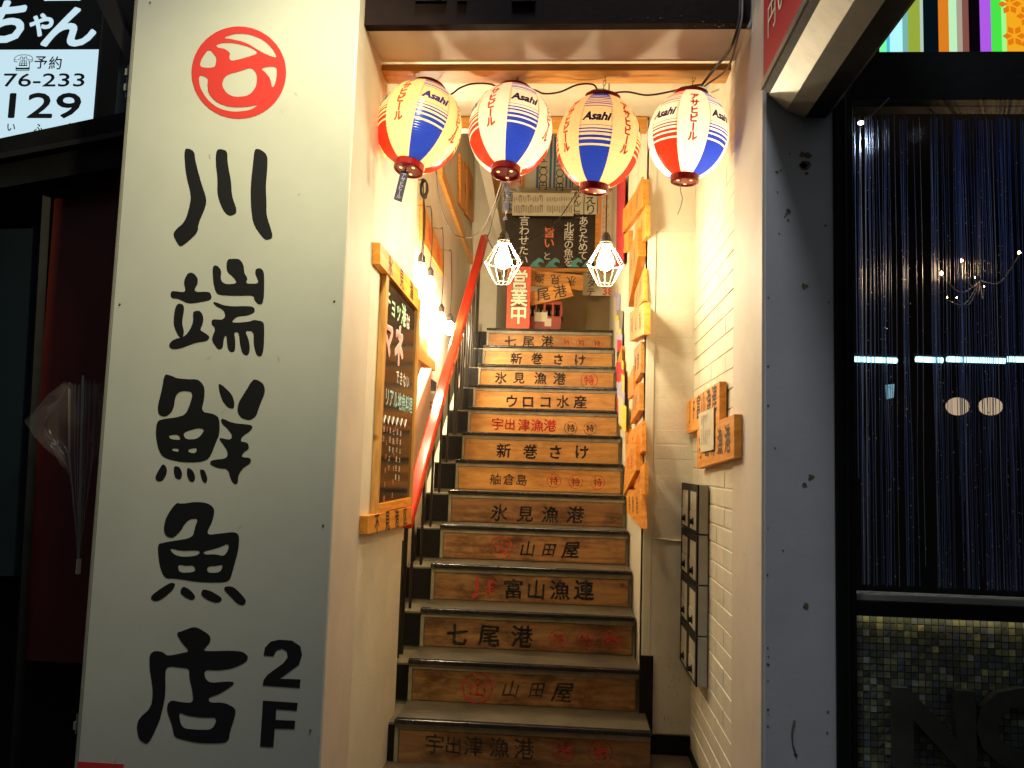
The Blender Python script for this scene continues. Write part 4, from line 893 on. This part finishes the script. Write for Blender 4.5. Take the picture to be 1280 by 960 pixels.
# menu strips
def strip(lab, px0, py0, px1, py1, txt, tm, sz, pit, border, yy=4.26, col='paper_card', top=None):
    t = thing('menu_strip', lab, 'menu', at((px0+px1)/2, py1, y=yy), 'hand written menu strips over the landing')
    g = G(); ybox(g, px0, py0, px1, py1, yy, 0.004); g.build('sheet', col, t)
    if border:
        g = G(); w_ = 0.9
        for r in ((px0+1, py0+1, px0+1+w_, py1-1), (px1-1-w_, py0+1, px1-1, py1-1), (px0+1+w_, py1-1-w_, px1-1-w_, py1-1), (px0+1+w_, py0+1, px1-1-w_, py0+1+w_)): ybox(g, *r, yy-0.0012, 0.001)
        g.build('border', border, t)
    if txt: ytxt(t, txt, (px0+px1)/2, top or py0+sz*.6, yy-0.002, sz, tm, pitch_px=pit, bold=.015)
    return t
strip('blank menu strip left of the red two character one', 622, 175, 637, 234, None, None, 9, 9, 'ink_orange')
strip('menu strip with red characters meaning no charge', 639, 175, 656, 234, '席料無料', 'ink_red', 14, 13.5, 'ink_orange', top=186)
strip('blue bordered menu strip ending in twelve hundred yen', 671, 165, 690, 236, '盛り一、二〇〇円', 'ink_black', 11.5, 9.2, 'ink_blue', top=170)
strip('blue bordered menu strip ending in one hundred yen', 692, 170, 710, 236, '生ビール一〇〇円', 'ink_black', 11, 9, 'ink_blue', top=173)
strip('menu strip behind the lower right of the third lantern', 712, 172, 730, 236, '刺身六〇〇円', 'ink_black', 11, 10.5, 'ink_blue', top=178)
strip('orange bordered menu strip at the right end of the upper row', 732, 172, 768, 238, 'おすすめ品々', 'ink_black', 12, 11, 'ink_orange', top=178)
strip('menu strip with blue and red brush writing left of the newspaper cutting', 627, 238, 643, 266, '酒は', 'ink_blue', 14, 13, None, top=246, yy=4.24)
strip('newspaper style cutting in cream paper above the landing blackboard', 641, 241, 717, 270, None, None, 8, 8, None, yy=4.0)
g = G(); cu_ = [o for o in S.objects if o.name.startswith('menu_strip') and 'newspaper' in o.get('label', '')][0]
for i in range(34):
    px = 643+i*2.15
    if 678 < px < 682: continue
    for (a0, a1) in ((245, 253), (256, 267)):
        ybox(g, px, a0+random.uniform(0, 2), px+0.8, a1-random.uniform(0, 3), 3.998, 0.001)
for (px, py) in ((649, 244), (659, 244), (674, 244), (652, 256), (662, 256), (675, 256)): ybox(g, px, py, px+3.5, py+2.2, 3.9975, 0.001)
g.build('print', 'ink_grey', cu_)
strip('menu strip with black and orange brush writing right of the cutting', 714, 238, 729, 268, 'なんこつ', 'ink_black', 11, 9, None, top=243, yy=4.02)
strip('menu strip with two large black characters above the blackboard corner', 731, 238, 746, 268, 'えり', 'ink_black', 15, 13, None, top=249, yy=4.03)
strip('tall orange bordered menu strip with orange writing beside the right caged bulb cord', 748, 238, 767, 342, 'チャンジャ三八〇円', 'ink_orange', 12, 11, 'ink_orange', top=248, yy=4.04)
# ================================================================== RIGHT-HAND PILLAR AND BAR FRONT
PY = -1.1
pl = G().box(1.423, 1.486, PY+0.002, 0.9, 0, 3.4); 
pil = thing('pillar', 'grey blue painted steel pillar with rust spots between the entrance and the bar window', 'pillar', (1.385, PY, 0))
G().box(1.2845, 1.488, PY, PY+0.10, 0, 3.4).build('shaft', 'greyblue', pil, bevel=0.004)
g = G()
def blob(px, py, r):
    c = at(px, py, y=PY-0.0006); n = 9; vs = [c+X*math.cos(2*math.pi*k/n)*r*random.uniform(.6, 1.25)+Z*math.sin(2*math.pi*k/n)*r*random.uniform(.6, 1.25) for k in range(n)]; g.add(vs, [tuple(range(n))])
for (px, py, r) in ((1003, 193, .010), (1010, 195, .011), (1006, 207, .016), (1004, 206, .011), (1008, 217, .007), (971, 215, .005), (976, 213, .004), (986, 264, .008), (983, 268, .005), (985, 275, .004), (981, 271, .003), (1006, 358, .010), (1014, 596, .009), (1006, 606, .008), (1012, 599, .004), (1008, 758, .009), (1032, 282, .004), (1036, 378, .003), (969, 560, .003), (979, 688, .003), (987, 192, .003), (1035, 890, .004), (1034, 916, .004), (972, 240, .003), (974, 292, .003)): blob(px, py, r)
for i in range(14): blob(959.5+random.uniform(0, 1.2), random.choice([random.uniform(800, 900), random.uniform(300, 950)]), random.uniform(.002, .0045))
g.build('rust_spots', 'rust', pil, kind='stuff')
g = G(); g.tube(bez([at(993, 900, y=PY-.001), at(990, 915, y=PY-.001), at(991, 930, y=PY-.001), at(995, 943, y=PY-.001)]), 0.0025, 5); blob(995, 944, .006); g.build('scuff', 'cord_grey', pil)
# dark frame, head, window
fr = thing('bar_window', 'dark framed bar window with silver blue string curtain behind the glass', 'window', (1.9, PY, 0.9))
G().box(1.4885, 1.543, PY-0.01, PY+0.09, 0, 3.4).build('frame_bar', 'dark', fr, bevel=0.003)
G().box(1.516, 1.522, PY-0.016, PY-0.0105, 0, 2.5).build('frame_bar', 'iron', fr)
G().box(1.5435, 3.4, PY-0.01, PY+0.09, 2.41, 2.562).build('frame_bar', 'dark', fr)
G().box(1.5435, 3.4, PY-0.01, PY+0.09, 0.877, 0.918).build('frame_bar', 'dark', fr)
G().box(1.5435, 3.4, PY+0.01, PY+0.09, 0.919, 0.934).build('sill', 'mbox', fr)
m = bpy.data.materials.new('window_glass'); m.use_nodes = True; nt = m.node_tree; nt.nodes.clear()
o_ = N(nt, 'ShaderNodeOutputMaterial'); tr_ = N(nt, 'ShaderNodeBsdfTransparent'); gl_ = N(nt, 'ShaderNodeBsdfGlossy'); gl_.inputs['Roughness'].default_value = 0.02; fr_ = N(nt, 'ShaderNodeFresnel'); fr_.inputs[0].default_value = 1.45; mx_ = N(nt, 'ShaderNodeMixShader')
nt.links.new(fr_.outputs[0], mx_.inputs[0]); nt.links.new(tr_.outputs[0], mx_.inputs[1]); nt.links.new(gl_.outputs[0], mx_.inputs[2]); nt.links.new(mx_.outputs[0], o_.inputs[0]); M['glass'] = m
G().box(1.5436, 3.4, PY+0.03, PY+0.036, 0.938, 2.41).build('glass_pane', 'glass', fr)
# string curtain
m, nt, b = new_mat('string_thread'); b.inputs['Base Color'].default_value = (0.13, 0.22, 0.55, 1); b.inputs['Metallic'].default_value = 0.4; b.inputs['Roughness'].default_value = 0.35; M['thread'] = m
M['letter_metal'] = paint('dull_letter_metal', (0.075, 0.07, 0.05), 0.5, 0.2, 10, 0.1, 60)
M['thread2'] = flat('silver_thread', (0.42, 0.48, 0.62), 0.3, 0.5)
M['bead'] = flat('gold_bead', (0.9, 0.7, 0.35), 0.3, 0.6)
g = G(); gb = G()
x = 1.552
while x < 2.75:
    x += random.uniform(0.0016, 0.0065)*(0.5+1.3*abs(math.sin(x*31)))
    if random.random() < 0.09: x += random.uniform(0.01, 0.028)
    yy = PY+0.10+random.uniform(-0.02, 0.03); zb_ = 0.95 if random.random() < .8 else random.uniform(0.95, 1.3)
    zt_ = 2.22+random.uniform(-0.03, 0.06); r_ = random.uniform(0.0005, 0.0013); dx = random.uniform(-0.004, 0.004)
    dw = random.uniform(-0.007, 0.007); g.tube([(x, yy, 2.405), (x+dw*.7, yy, 2.0), (x+dx*.5+dw, yy+.004, 1.7), (x+dx-dw*.5, yy, 1.3), (x+dx, yy, zb_)], r_, 3, mi=(1 if random.random() < 0.16 else 0))
    for _ in range(random.randint(1, 9)):
        z = random.uniform(zb_, 2.3); t_ = (2.4-z)/1.45; c = Vector((x+dx*t_, yy-0.002, z)); s_ = random.uniform(0.0010, 0.0022)
        gb.add([c+X*s_, c-X*s_, c+Y*s_, c-Y*s_, c+Z*s_*1.5, c-Z*s_*1.5], [(0, 2, 4), (2, 1, 4), (1, 3, 4), (3, 0, 4), (2, 0, 5), (1, 2, 5), (3, 1, 5), (0, 3, 5)])
g.build('string_curtain', ['thread', 'thread2'], label='blue silver string curtain hanging behind the bar glass', category='curtain', kind='stuff')
gb.build('curtain_beads', 'bead', label='tiny gold glints threaded on the string curtain', category='beads', kind='stuff')
# bar interior
spot('bar_ceiling_light', (2.05, -0.35, 2.62), (2.0, -1.0, 1.5), 36.0, (0.62, 0.78, 1.0), 120, 0.7, 0.03)
G().box(1.49, 3.6, 1.0, 1.05, 0, 3.0).build('bar_back_wall', 'dark', label='dark back wall of the bar behind the curtain', category='wall')
G().box(1.49, 3.6, -1.0, 1.0, -0.01, 0.0).build('bar_floor', 'floor', kind='structure')
G().box(1.49, 3.6, -1.0, 1.0, 2.7, 2.75).build('bar_ceiling', 'dark', kind='structure')
M['tube'] = emis('tube_reflection_glow', (0.45, 0.85, 1.0), 3.0); M['pend'] = emis('globe_reflection_glow', (1.0, 0.74, 0.48), 0.5); M['chand'] = emis('warm_reflection_glow', (1.0, 0.62, 0.25), 60)  # glow colours for window reflections built as objects inside the bar
YI = -0.55
for (p0, p1, lab) in ((1068, 1121, 'short cyan white tube reflection built at the left end of the row behind the curtain'), (1145, 1178, 'second cyan white tube reflection built behind the curtain'), (1184, 1256, 'long third cyan white tube reflection built behind the curtain'), (1259, 1330, 'rightmost cyan white built tube reflection cut by the picture edge')):  # reflected tube lights in the glass, built as glowing tubes
    a_, b_ = at(p0, 449, y=YI), at(p1, 451, y=YI); t = thing('tube_reflection', lab, 'lamp', (a_.x, YI, a_.z), 'tube lamp reflections built in a row inside the bar')
    G().tube([a_, Vector((b_.x, YI, a_.z-0.002))], 0.010, 10).build('tube', 'tube', t); G().box(a_.x, b_.x, YI-.01, YI+.02, a_.z+0.0105, a_.z+0.022).build('housing', 'iron', t)
for (px, lab) in ((1197, 'left of two round beige globe reflections built low behind the curtain'), (1238, 'right of two round beige globe reflections built low behind the curtain')):  # glowing globes stand in for round lamp reflections in the glass
    c = at(px, 508, y=YI); t = thing('globe_reflection', lab, 'lamp', c, 'globe lamp reflections built inside the bar')
    rr = 0.032; G().lathe([(max(1e-4, rr*1.2*math.sin(math.pi*i/12)), rr*math.cos(math.pi*i/12)) for i in range(13)], 20, c).build('globe', 'pend', t, smooth=True); G().tube([c-Z*rr, c-Z*0.12], 0.004, 6).build('stem', 'iron', t)
ch = thing('chandelier_reflection', 'cluster of warm glowing points built behind the curtain in place of reflections in the glass', 'chandelier_reflection', at(1220, 340, y=-0.3))  # warm reflections in the glass, built as glowing bulbs on arms
cc = at(1225, 345, y=-0.3)
for (px, py) in ((1177, 342), (1202, 326), (1219, 347), (1274, 316), (1196, 372), (1230, 358), (1184, 372)):
    c = at(px, py, y=-0.3); r_ = 0.006 if py < 345 else 0.0025; G().lathe([(0.0, -r_), (r_, 0), (0, r_*1.6)], 10, c).build('bulb_reflection', 'chand', ch)
    G().tube(bez([c-Z*0.01, (c+cc)/2-Z*0.07, cc-Z*0.02]), 0.0025, 5).build('arm', 'iron', ch)
G().tube([cc, cc+Z*0.6], 0.004, 6).build('stem', 'iron', ch)
l = bpy.data.lights.new('bead_fill_light', 'POINT'); l.energy = 6; l.color = (1, 0.65, 0.3); l.shadow_soft_size = 0.03  # point light added to brighten the curtain beads
lo = bpy.data.objects.new('bead_fill_light', l); C.objects.link(lo); lo.location = cc+Vector((0, -0.15, 0.0))
c = at(1112, 490, y=-0.5); t = thing('small_screen', 'tiny glowing pale blue card near the left of the bar window', 'screen', c)
G().prism([at(1108, 481, y=-.5), at(1118, 480, y=-.5), at(1117, 497, y=-.5), at(1109, 499, y=-.5)], (0, 0.01, 0)).build('glowing_face', emis('small_screen_glow', (0.35, 0.7, 0.9), 0.5), t)
c = at(1076, 154, y=PY-0.015); t = thing('downlight', 'small bright downlight under the head of the bar window', 'lamp', c)
G().lathe([(0.0, -.006), (0.008, -0.002), (0.008, 0.004), (0, 0.004)], 14, c).build('lens', emis('downlight_glow', (1, 0.95, 0.85), 9), t)
G().tube([c+Z*0.004, at(1088, 146, y=PY-0.02), at(1112, 122, y=PY-0.02)], 0.002, 5).build('arm', 'steel', t)
# mosaic
mo = thing('mosaic_wall', 'mosaic tiled wall below the bar window with dark metal letters', 'wall', (2.0, PY, 0))
M['grout'] = paint('mosaic_grout', (0.55, 0.52, 0.34), 0.7, 0.2, 12, 0.2, 60)
G().box(1.5435, 3.4, PY+0.012, PY+0.09, 0.0, 0.8765).build('backing', 'grout', mo)
cmo = [tuple(2.9*v*0.55+0.95*m_ for v, m_ in zip(c, (0.085, 0.088, 0.06))) for c in [(0.035, 0.04, 0.05), (0.10, 0.10, 0.05), (0.02, 0.024, 0.03), (0.15, 0.17, 0.17), (0.06, 0.06, 0.03), (0.03, 0.045, 0.075), (0.22, 0.20, 0.09), (0.01, 0.012, 0.012)]]
mm_ = [flat('mosaic_tile_%s' % n, c, 0.12) for n, c in zip(('slate', 'olive', 'black', 'pearl', 'moss', 'blue', 'amber', 'jet'), cmo)]
g = G(); p_ = 0.0192; rr_ = 0
z = 0.0115
while z+p_ < 0.8764:
    x = 1.5445
    while x < 2.6:
        tl_ = [random.uniform(-.0012, .0012) for _ in range(4)]; yb = PY+0.0115; a = 0.0012; e = p_-0.0014
        mi = random.choices(range(8), (4, 4, 5, 2, 4, 3, 1, 4))[0]
        g.add([(x+a, yb-0.005+tl_[0], z+a), (x+e, yb-0.005+tl_[1], z+a), (x+e, yb-0.005+tl_[2], z+e), (x+a, yb-0.005+tl_[3], z+e), (x+a, yb, z+a), (x+e, yb, z+a), (x+e, yb, z+e), (x+a, yb, z+e)],
              [(0, 1, 2), (0, 2, 3), (0, 4, 5, 1), (1, 5, 6, 2), (2, 6, 7, 3), (3, 7, 4, 0)], mi)
        x += p_
    z += p_
g.build('tile', mm_, mo, kind='stuff')
l = bpy.data.lights.new('sill_strip_light', 'AREA'); l.shape = 'RECTANGLE'; l.size = 1.4; l.size_y = 0.012; l.energy = 0.14; l.color = (1, 0.85, 0.5)
lo = bpy.data.objects.new('sill_strip_light', l); C.objects.link(lo); lo.location = (2.25, PY-0.005, 0.875); lo.rotation_euler = (math.radians(12), 0, 0)
gl = G(); 
for chx, p0 in (('N', 1169), ('O', 1280)):
    c = at(p0, 912, y=PY-0.03); vs, fs = glyph(chx, 0.04); 
    sz = 0.285
    base = [c+X*(vx*sz*1.1)+Z*(vy*sz) for vx, vy in vs]; n = len(base)
    g2 = G(); g2.add(base, fs); ed = {}
    for f in fs:
        for i in range(len(f)):
            e_ = (f[i], f[(i+1) % len(f)]); ed[tuple(sorted(e_))] = ed.get(tuple(sorted(e_)), []) + [e_]
    g2.add([v+Y*0.025 for v in base], [f[::-1] for f in fs])
    for k_, v_ in ed.items():
        if len(v_) == 1: a0, b0 = v_[0]; g2.f.append((b0, a0, a0+n, b0+n)); g2.m.append(0)
    t = g2.build('metal_letter', 'letter_metal', label='dark metal letter %s standing proud of the mosaic wall' % chx, category='letter', group='metal letters on the mosaic wall')
# lit striped screen above the bar
sc_ = thing('striped_sign', 'backlit sign with bright vertical colour stripes above the bar window', 'sign', (2.0, PY+0.05, 2.565))
G().box(1.489, 3.4, PY+0.06, PY+0.09, 2.563, 3.4).build('backing', 'dark', sc_)
def lin(c): return tuple(((v/255)/12.92 if v < 11 else ((v/255+0.055)/1.055)**2.4) for v in c)
stripes = [(1100, 1108, (120, 255, 170)), (1108, 1112, (80, 190, 220)), (1112, 1128, (180, 250, 255)), (1128, 1135, (120, 180, 170)), (1135, 1150, (150, 170, 60)), (1150, 1154, (180, 200, 190)), (1154, 1173, (4, 16, 22)), (1173, 1186, (220, 125, 30)),
 (1186, 1196, (190, 240, 190)), (1196, 1203, (170, 160, 140)), (1203, 1211, (130, 80, 70)), (1211, 1225, (8, 4, 10)), (1225, 1239, (175, 90, 230)), (1239, 1252, (70, 230, 70)), (1252, 1258, (160, 250, 140)), (1258, 1345, (245, 170, 30))]
for i, (p0, p1, c) in enumerate(stripes):
    a_, b_ = at(p0, 64, y=PY+0.055), at(p1, 66, y=PY+0.055)
    G().box(a_.x, b_.x-0.0008, PY+0.05, PY+0.059, 2.566, 3.38).build('colour_stripe', emis('stripe_glow', lin(c), 1.0), sc_)
g = G()
for (px, py) in ((1268, 45), (1285, 20), (1262, 5), (1290, 55)):
    c = at(px, py, y=PY+0.0485)
    for k in range(6):
        a = k*math.pi/3; d = X*math.cos(a)+Z*math.sin(a); e = X*-math.sin(a)+Z*math.cos(a)
        g.add([c+d*0.006, c+d*0.022+e*0.010, c+d*0.036, c+d*0.022-e*0.010], [(0, 3, 2, 1)])
g.build('flower_print', emis('flower_glow', lin((225, 120, 20)), 1.0), sc_)
# projecting sign box over the pillar
pb = thing('projecting_sign', 'projecting sign box with steel underside and red lettered flank jutting out over the pillar', 'sign', (1.38, -1.15, 2.36))
yf, yn = PY-0.012, -3.0
prof = [(1.276, 2.44), (1.293, 2.425), (1.345, 2.375), (1.40, 2.352), (1.46, 2.352), (1.487, 2.38), (1.497, 2.44), (1.497, 3.3), (1.276, 3.3)]
def seg(i, j, mat, nm, ins=0.0):
    g = G(); pts = [prof[k] for k in range(i, j+1)]
    g.add([(x, y, z) for y in (yf, yn) for x, z in pts], [(k, k+1, len(pts)+k+1, len(pts)+k) for k in range(len(pts)-1)]); return g.build(nm, mat, pb)
g = G(); n = len(prof); g.add([(x, yf, z) for x, z in prof], [tuple(range(n-1, -1, -1))]); g.add([(x, yn, z) for x, z in prof], [tuple(range(n))]); g.build('end_cap', 'dark', pb)
seg(0, 1, 'dark', 'edge_trim'); seg(1, 3, 'steel', 'steel_soffit'); seg(3, 6, 'dark', 'dark_soffit'); seg(6, 7, 'dark', 'outer_flank')
G().add if False else None
g = G(); g.add([(1.276, yf, 2.44), (1.276, yn, 2.44), (1.276, yn, 3.3), (1.276, yf, 3.3)], [(0, 1, 2, 3)]); g.build('red_flank', 'crimson', pb)
g = G(); g.box(1.268, 1.2755, yn, yf, 2.44, 2.462); g.build('edge_trim', 'steel', pb)
g = G(); htext(g, '円022,5：日本', Vector((1.2745, -1.22, 2.62)), -Y, Z, 0.11, 0.10, bold=.01); g.build('lettering', 'cream_white', pb)
# ================================================================== LEFT NEIGHBOUR
YN = -0.6
nb = thing('neighbour_front', 'dark neighbouring shopfront with maroon panel and bluish glass left of the tall sign', 'building', (-1.6, YN, 0))
G().box(-3.2, -0.83, YN+0.12, YN+0.3, 0, 3.6).build('wall', 'dark', nb)
a_ = at(130, 210, y=YN); 
g = G(); g.prism([at(-200, 215, y=YN-.1), at(170, 137, y=YN-.1), at(170, 205, y=YN-.1), at(-200, 270, y=YN-.1)], (0, 0.2, 0)); g.build('beam', 'dark', nb)
g = G(); g.prism([at(-200, 228, y=YN-.13), at(170, 160, y=YN-.13), at(170, 166, y=YN-.13), at(-200, 236, y=YN-.13)], (0, 0.03, 0)); g.build('gutter', 'iron', nb)
g = G(); g.prism([at(70, 225, y=YN), at(158, 208, y=YN), at(120, 830, y=YN), at(22, 825, y=YN)], (0, 0.02, 0)); g.build('maroon_panel', 'maroon', nb)
g = G(); g.prism([at(-160, 290, y=YN+0.02), at(56, 285, y=YN+.02), at(30, 720, y=YN+.02), at(-160, 720, y=YN+.02)], (0, 0.02, 0)); g.build('glass_door', 'glass_dark', nb)
for (p, q) in (((58, 235), (18, 960)), ((-10, 250), (-60, 960))):
    g = G(); g.tube([at(*p, y=YN-.01), at(*q, y=YN-.01)], 0.02, 4); g.build('door_frame', 'dark', nb)
g = G(); g.prism([at(100, -40, y=-0.95), at(122, -40, y=-0.95), at(168, 62, y=-.95), at(168, 95, y=-.95)], (0, 0.05, 0)); g.prism([at(120, -40, y=-0.9), at(175, -40, y=-0.9), at(175, 50, y=-.9), at(165, 50, y=-.9)], (0, 0.05, 0)); g.build('awning_strut', 'iron', nb)
ls = thing('lit_sign', 'backlit white phone number sign under white script on black, far upper left', 'sign', at(60, 178, y=YN-0.02))
M['lit'] = emis('backlit_acrylic', (0.60, 0.82, 0.92), 0.95)
xa, xb_ = at(121, 100, y=YN-0.02).x, at(-160, 100, y=YN).x
zt2 = at(60, 62, y=YN-0.02).z
G().box(xb_, xa, YN-0.02, YN+0.10, 2.35, zt2).build('lit_face', 'lit', ls)
G().box(xb_, xa, YN-0.02, YN+0.10, zt2+0.001, 3.5).build('black_face', 'black', ls)
G().box(xa+0.001, xa+0.012, YN-0.025, YN+0.10, 2.35, 3.5).build('side_trim', 'iron', ls)
yl = YN-0.0215
def ltx(s, px, py, spx, mat, **k):
    m = (at(641, 100, y=yl)-at(640, 100, y=yl)).length; g = G(); put(g, s, at(px, py, y=yl), X, Z, spx*m, **k); g.build('lettering', mat, ls)
ltx('ち', 8, 28, 66, 'lit', bold=0.06, shear=.2); ltx('ゃ', 52, 28, 42, 'lit', bold=0.05, shear=.1); ltx('ん', 90, 34, 62, 'lit', bold=0.05, shear=.25, sx=1.25)
ltx('ー', 78, -2, 60, 'lit', bold=0.05)
ltx('☎', 29, 78, 22, 'black_print'); ltx('予', 51, 78, 19, 'black_print', bold=.02); ltx('約', 69, 79, 19, 'black_print', bold=.02)
ltx('76-233', 55, 100, 25, 'black_print', bold=.02, sx=1.62); ltx('129', 56, 132, 47, 'black_print', bold=.03, sx=1.62)
for s, px, py in (('い', 14, 159), ('ふ', 48, 160), ('く', 85, 159)): ltx(s, px, py, 13, 'black_print', bold=.03)
# clear umbrella hanging by the sign
m, nt, b = new_mat('clear_vinyl'); b.inputs['Base Color'].default_value = (0.3, 0.26, 0.24, 1); b.inputs['Roughness'].default_value = 0.2; b.inputs['Alpha'].default_value = 0.09; M['vinyl'] = m
um = thing('umbrella', 'folded clear vinyl umbrella hanging upside down on the maroon panel', 'umbrella', at(100, 712, y=-0.8))
top = at(103, 480, y=-0.8); tip = at(98, 710, y=-0.8); g = G(); ns = 14; NK = 24; vs = []
for i in range(ns+1):
    t = i/ns; c = top.lerp(tip, t); r_ = 0.006+0.105*math.exp(-((t-0.22)/0.17)**2)+0.035*(1-t)
    for k in range(NK):
        a = 2*math.pi*k/NK; rr = r_*(1+0.22*math.cos(a*7+t*9)+0.22*random.uniform(-1, 1)); vs.append(c-X*0.035*math.exp(-((t-.25)/.2)**2)+X*rr*math.cos(a)+Y*rr*.4*math.sin(a)+Z*random.uniform(-.012, .012))
g.add(vs, [(i*NK+k, i*NK+(k+1) % NK, (i+1)*NK+(k+1) % NK, (i+1)*NK+k) for i in range(ns) for k in range(NK)]); g.build('canopy', 'vinyl', um, smooth=True)
G().tube([top+Z*0.03, tip-Z*0.01], 0.004, 6).build('shaft', 'steel', um)
g = G()
for k in range(8):
    a = 2*math.pi*k/8; g.tube([tip.lerp(top, .05), tip.lerp(top, .6)+X*.045*math.cos(a)+Y*.02*math.sin(a), top+X*0.05*math.cos(a)+Y*0.02*math.sin(a)+Z*(.02*math.sin(k))], 0.0012, 4)
g.build('ribs', 'steel', um)
G().tube([tip+Z*0.03, tip-Z*0.02], 0.008, 8).build('ferrule', 'plug', um)
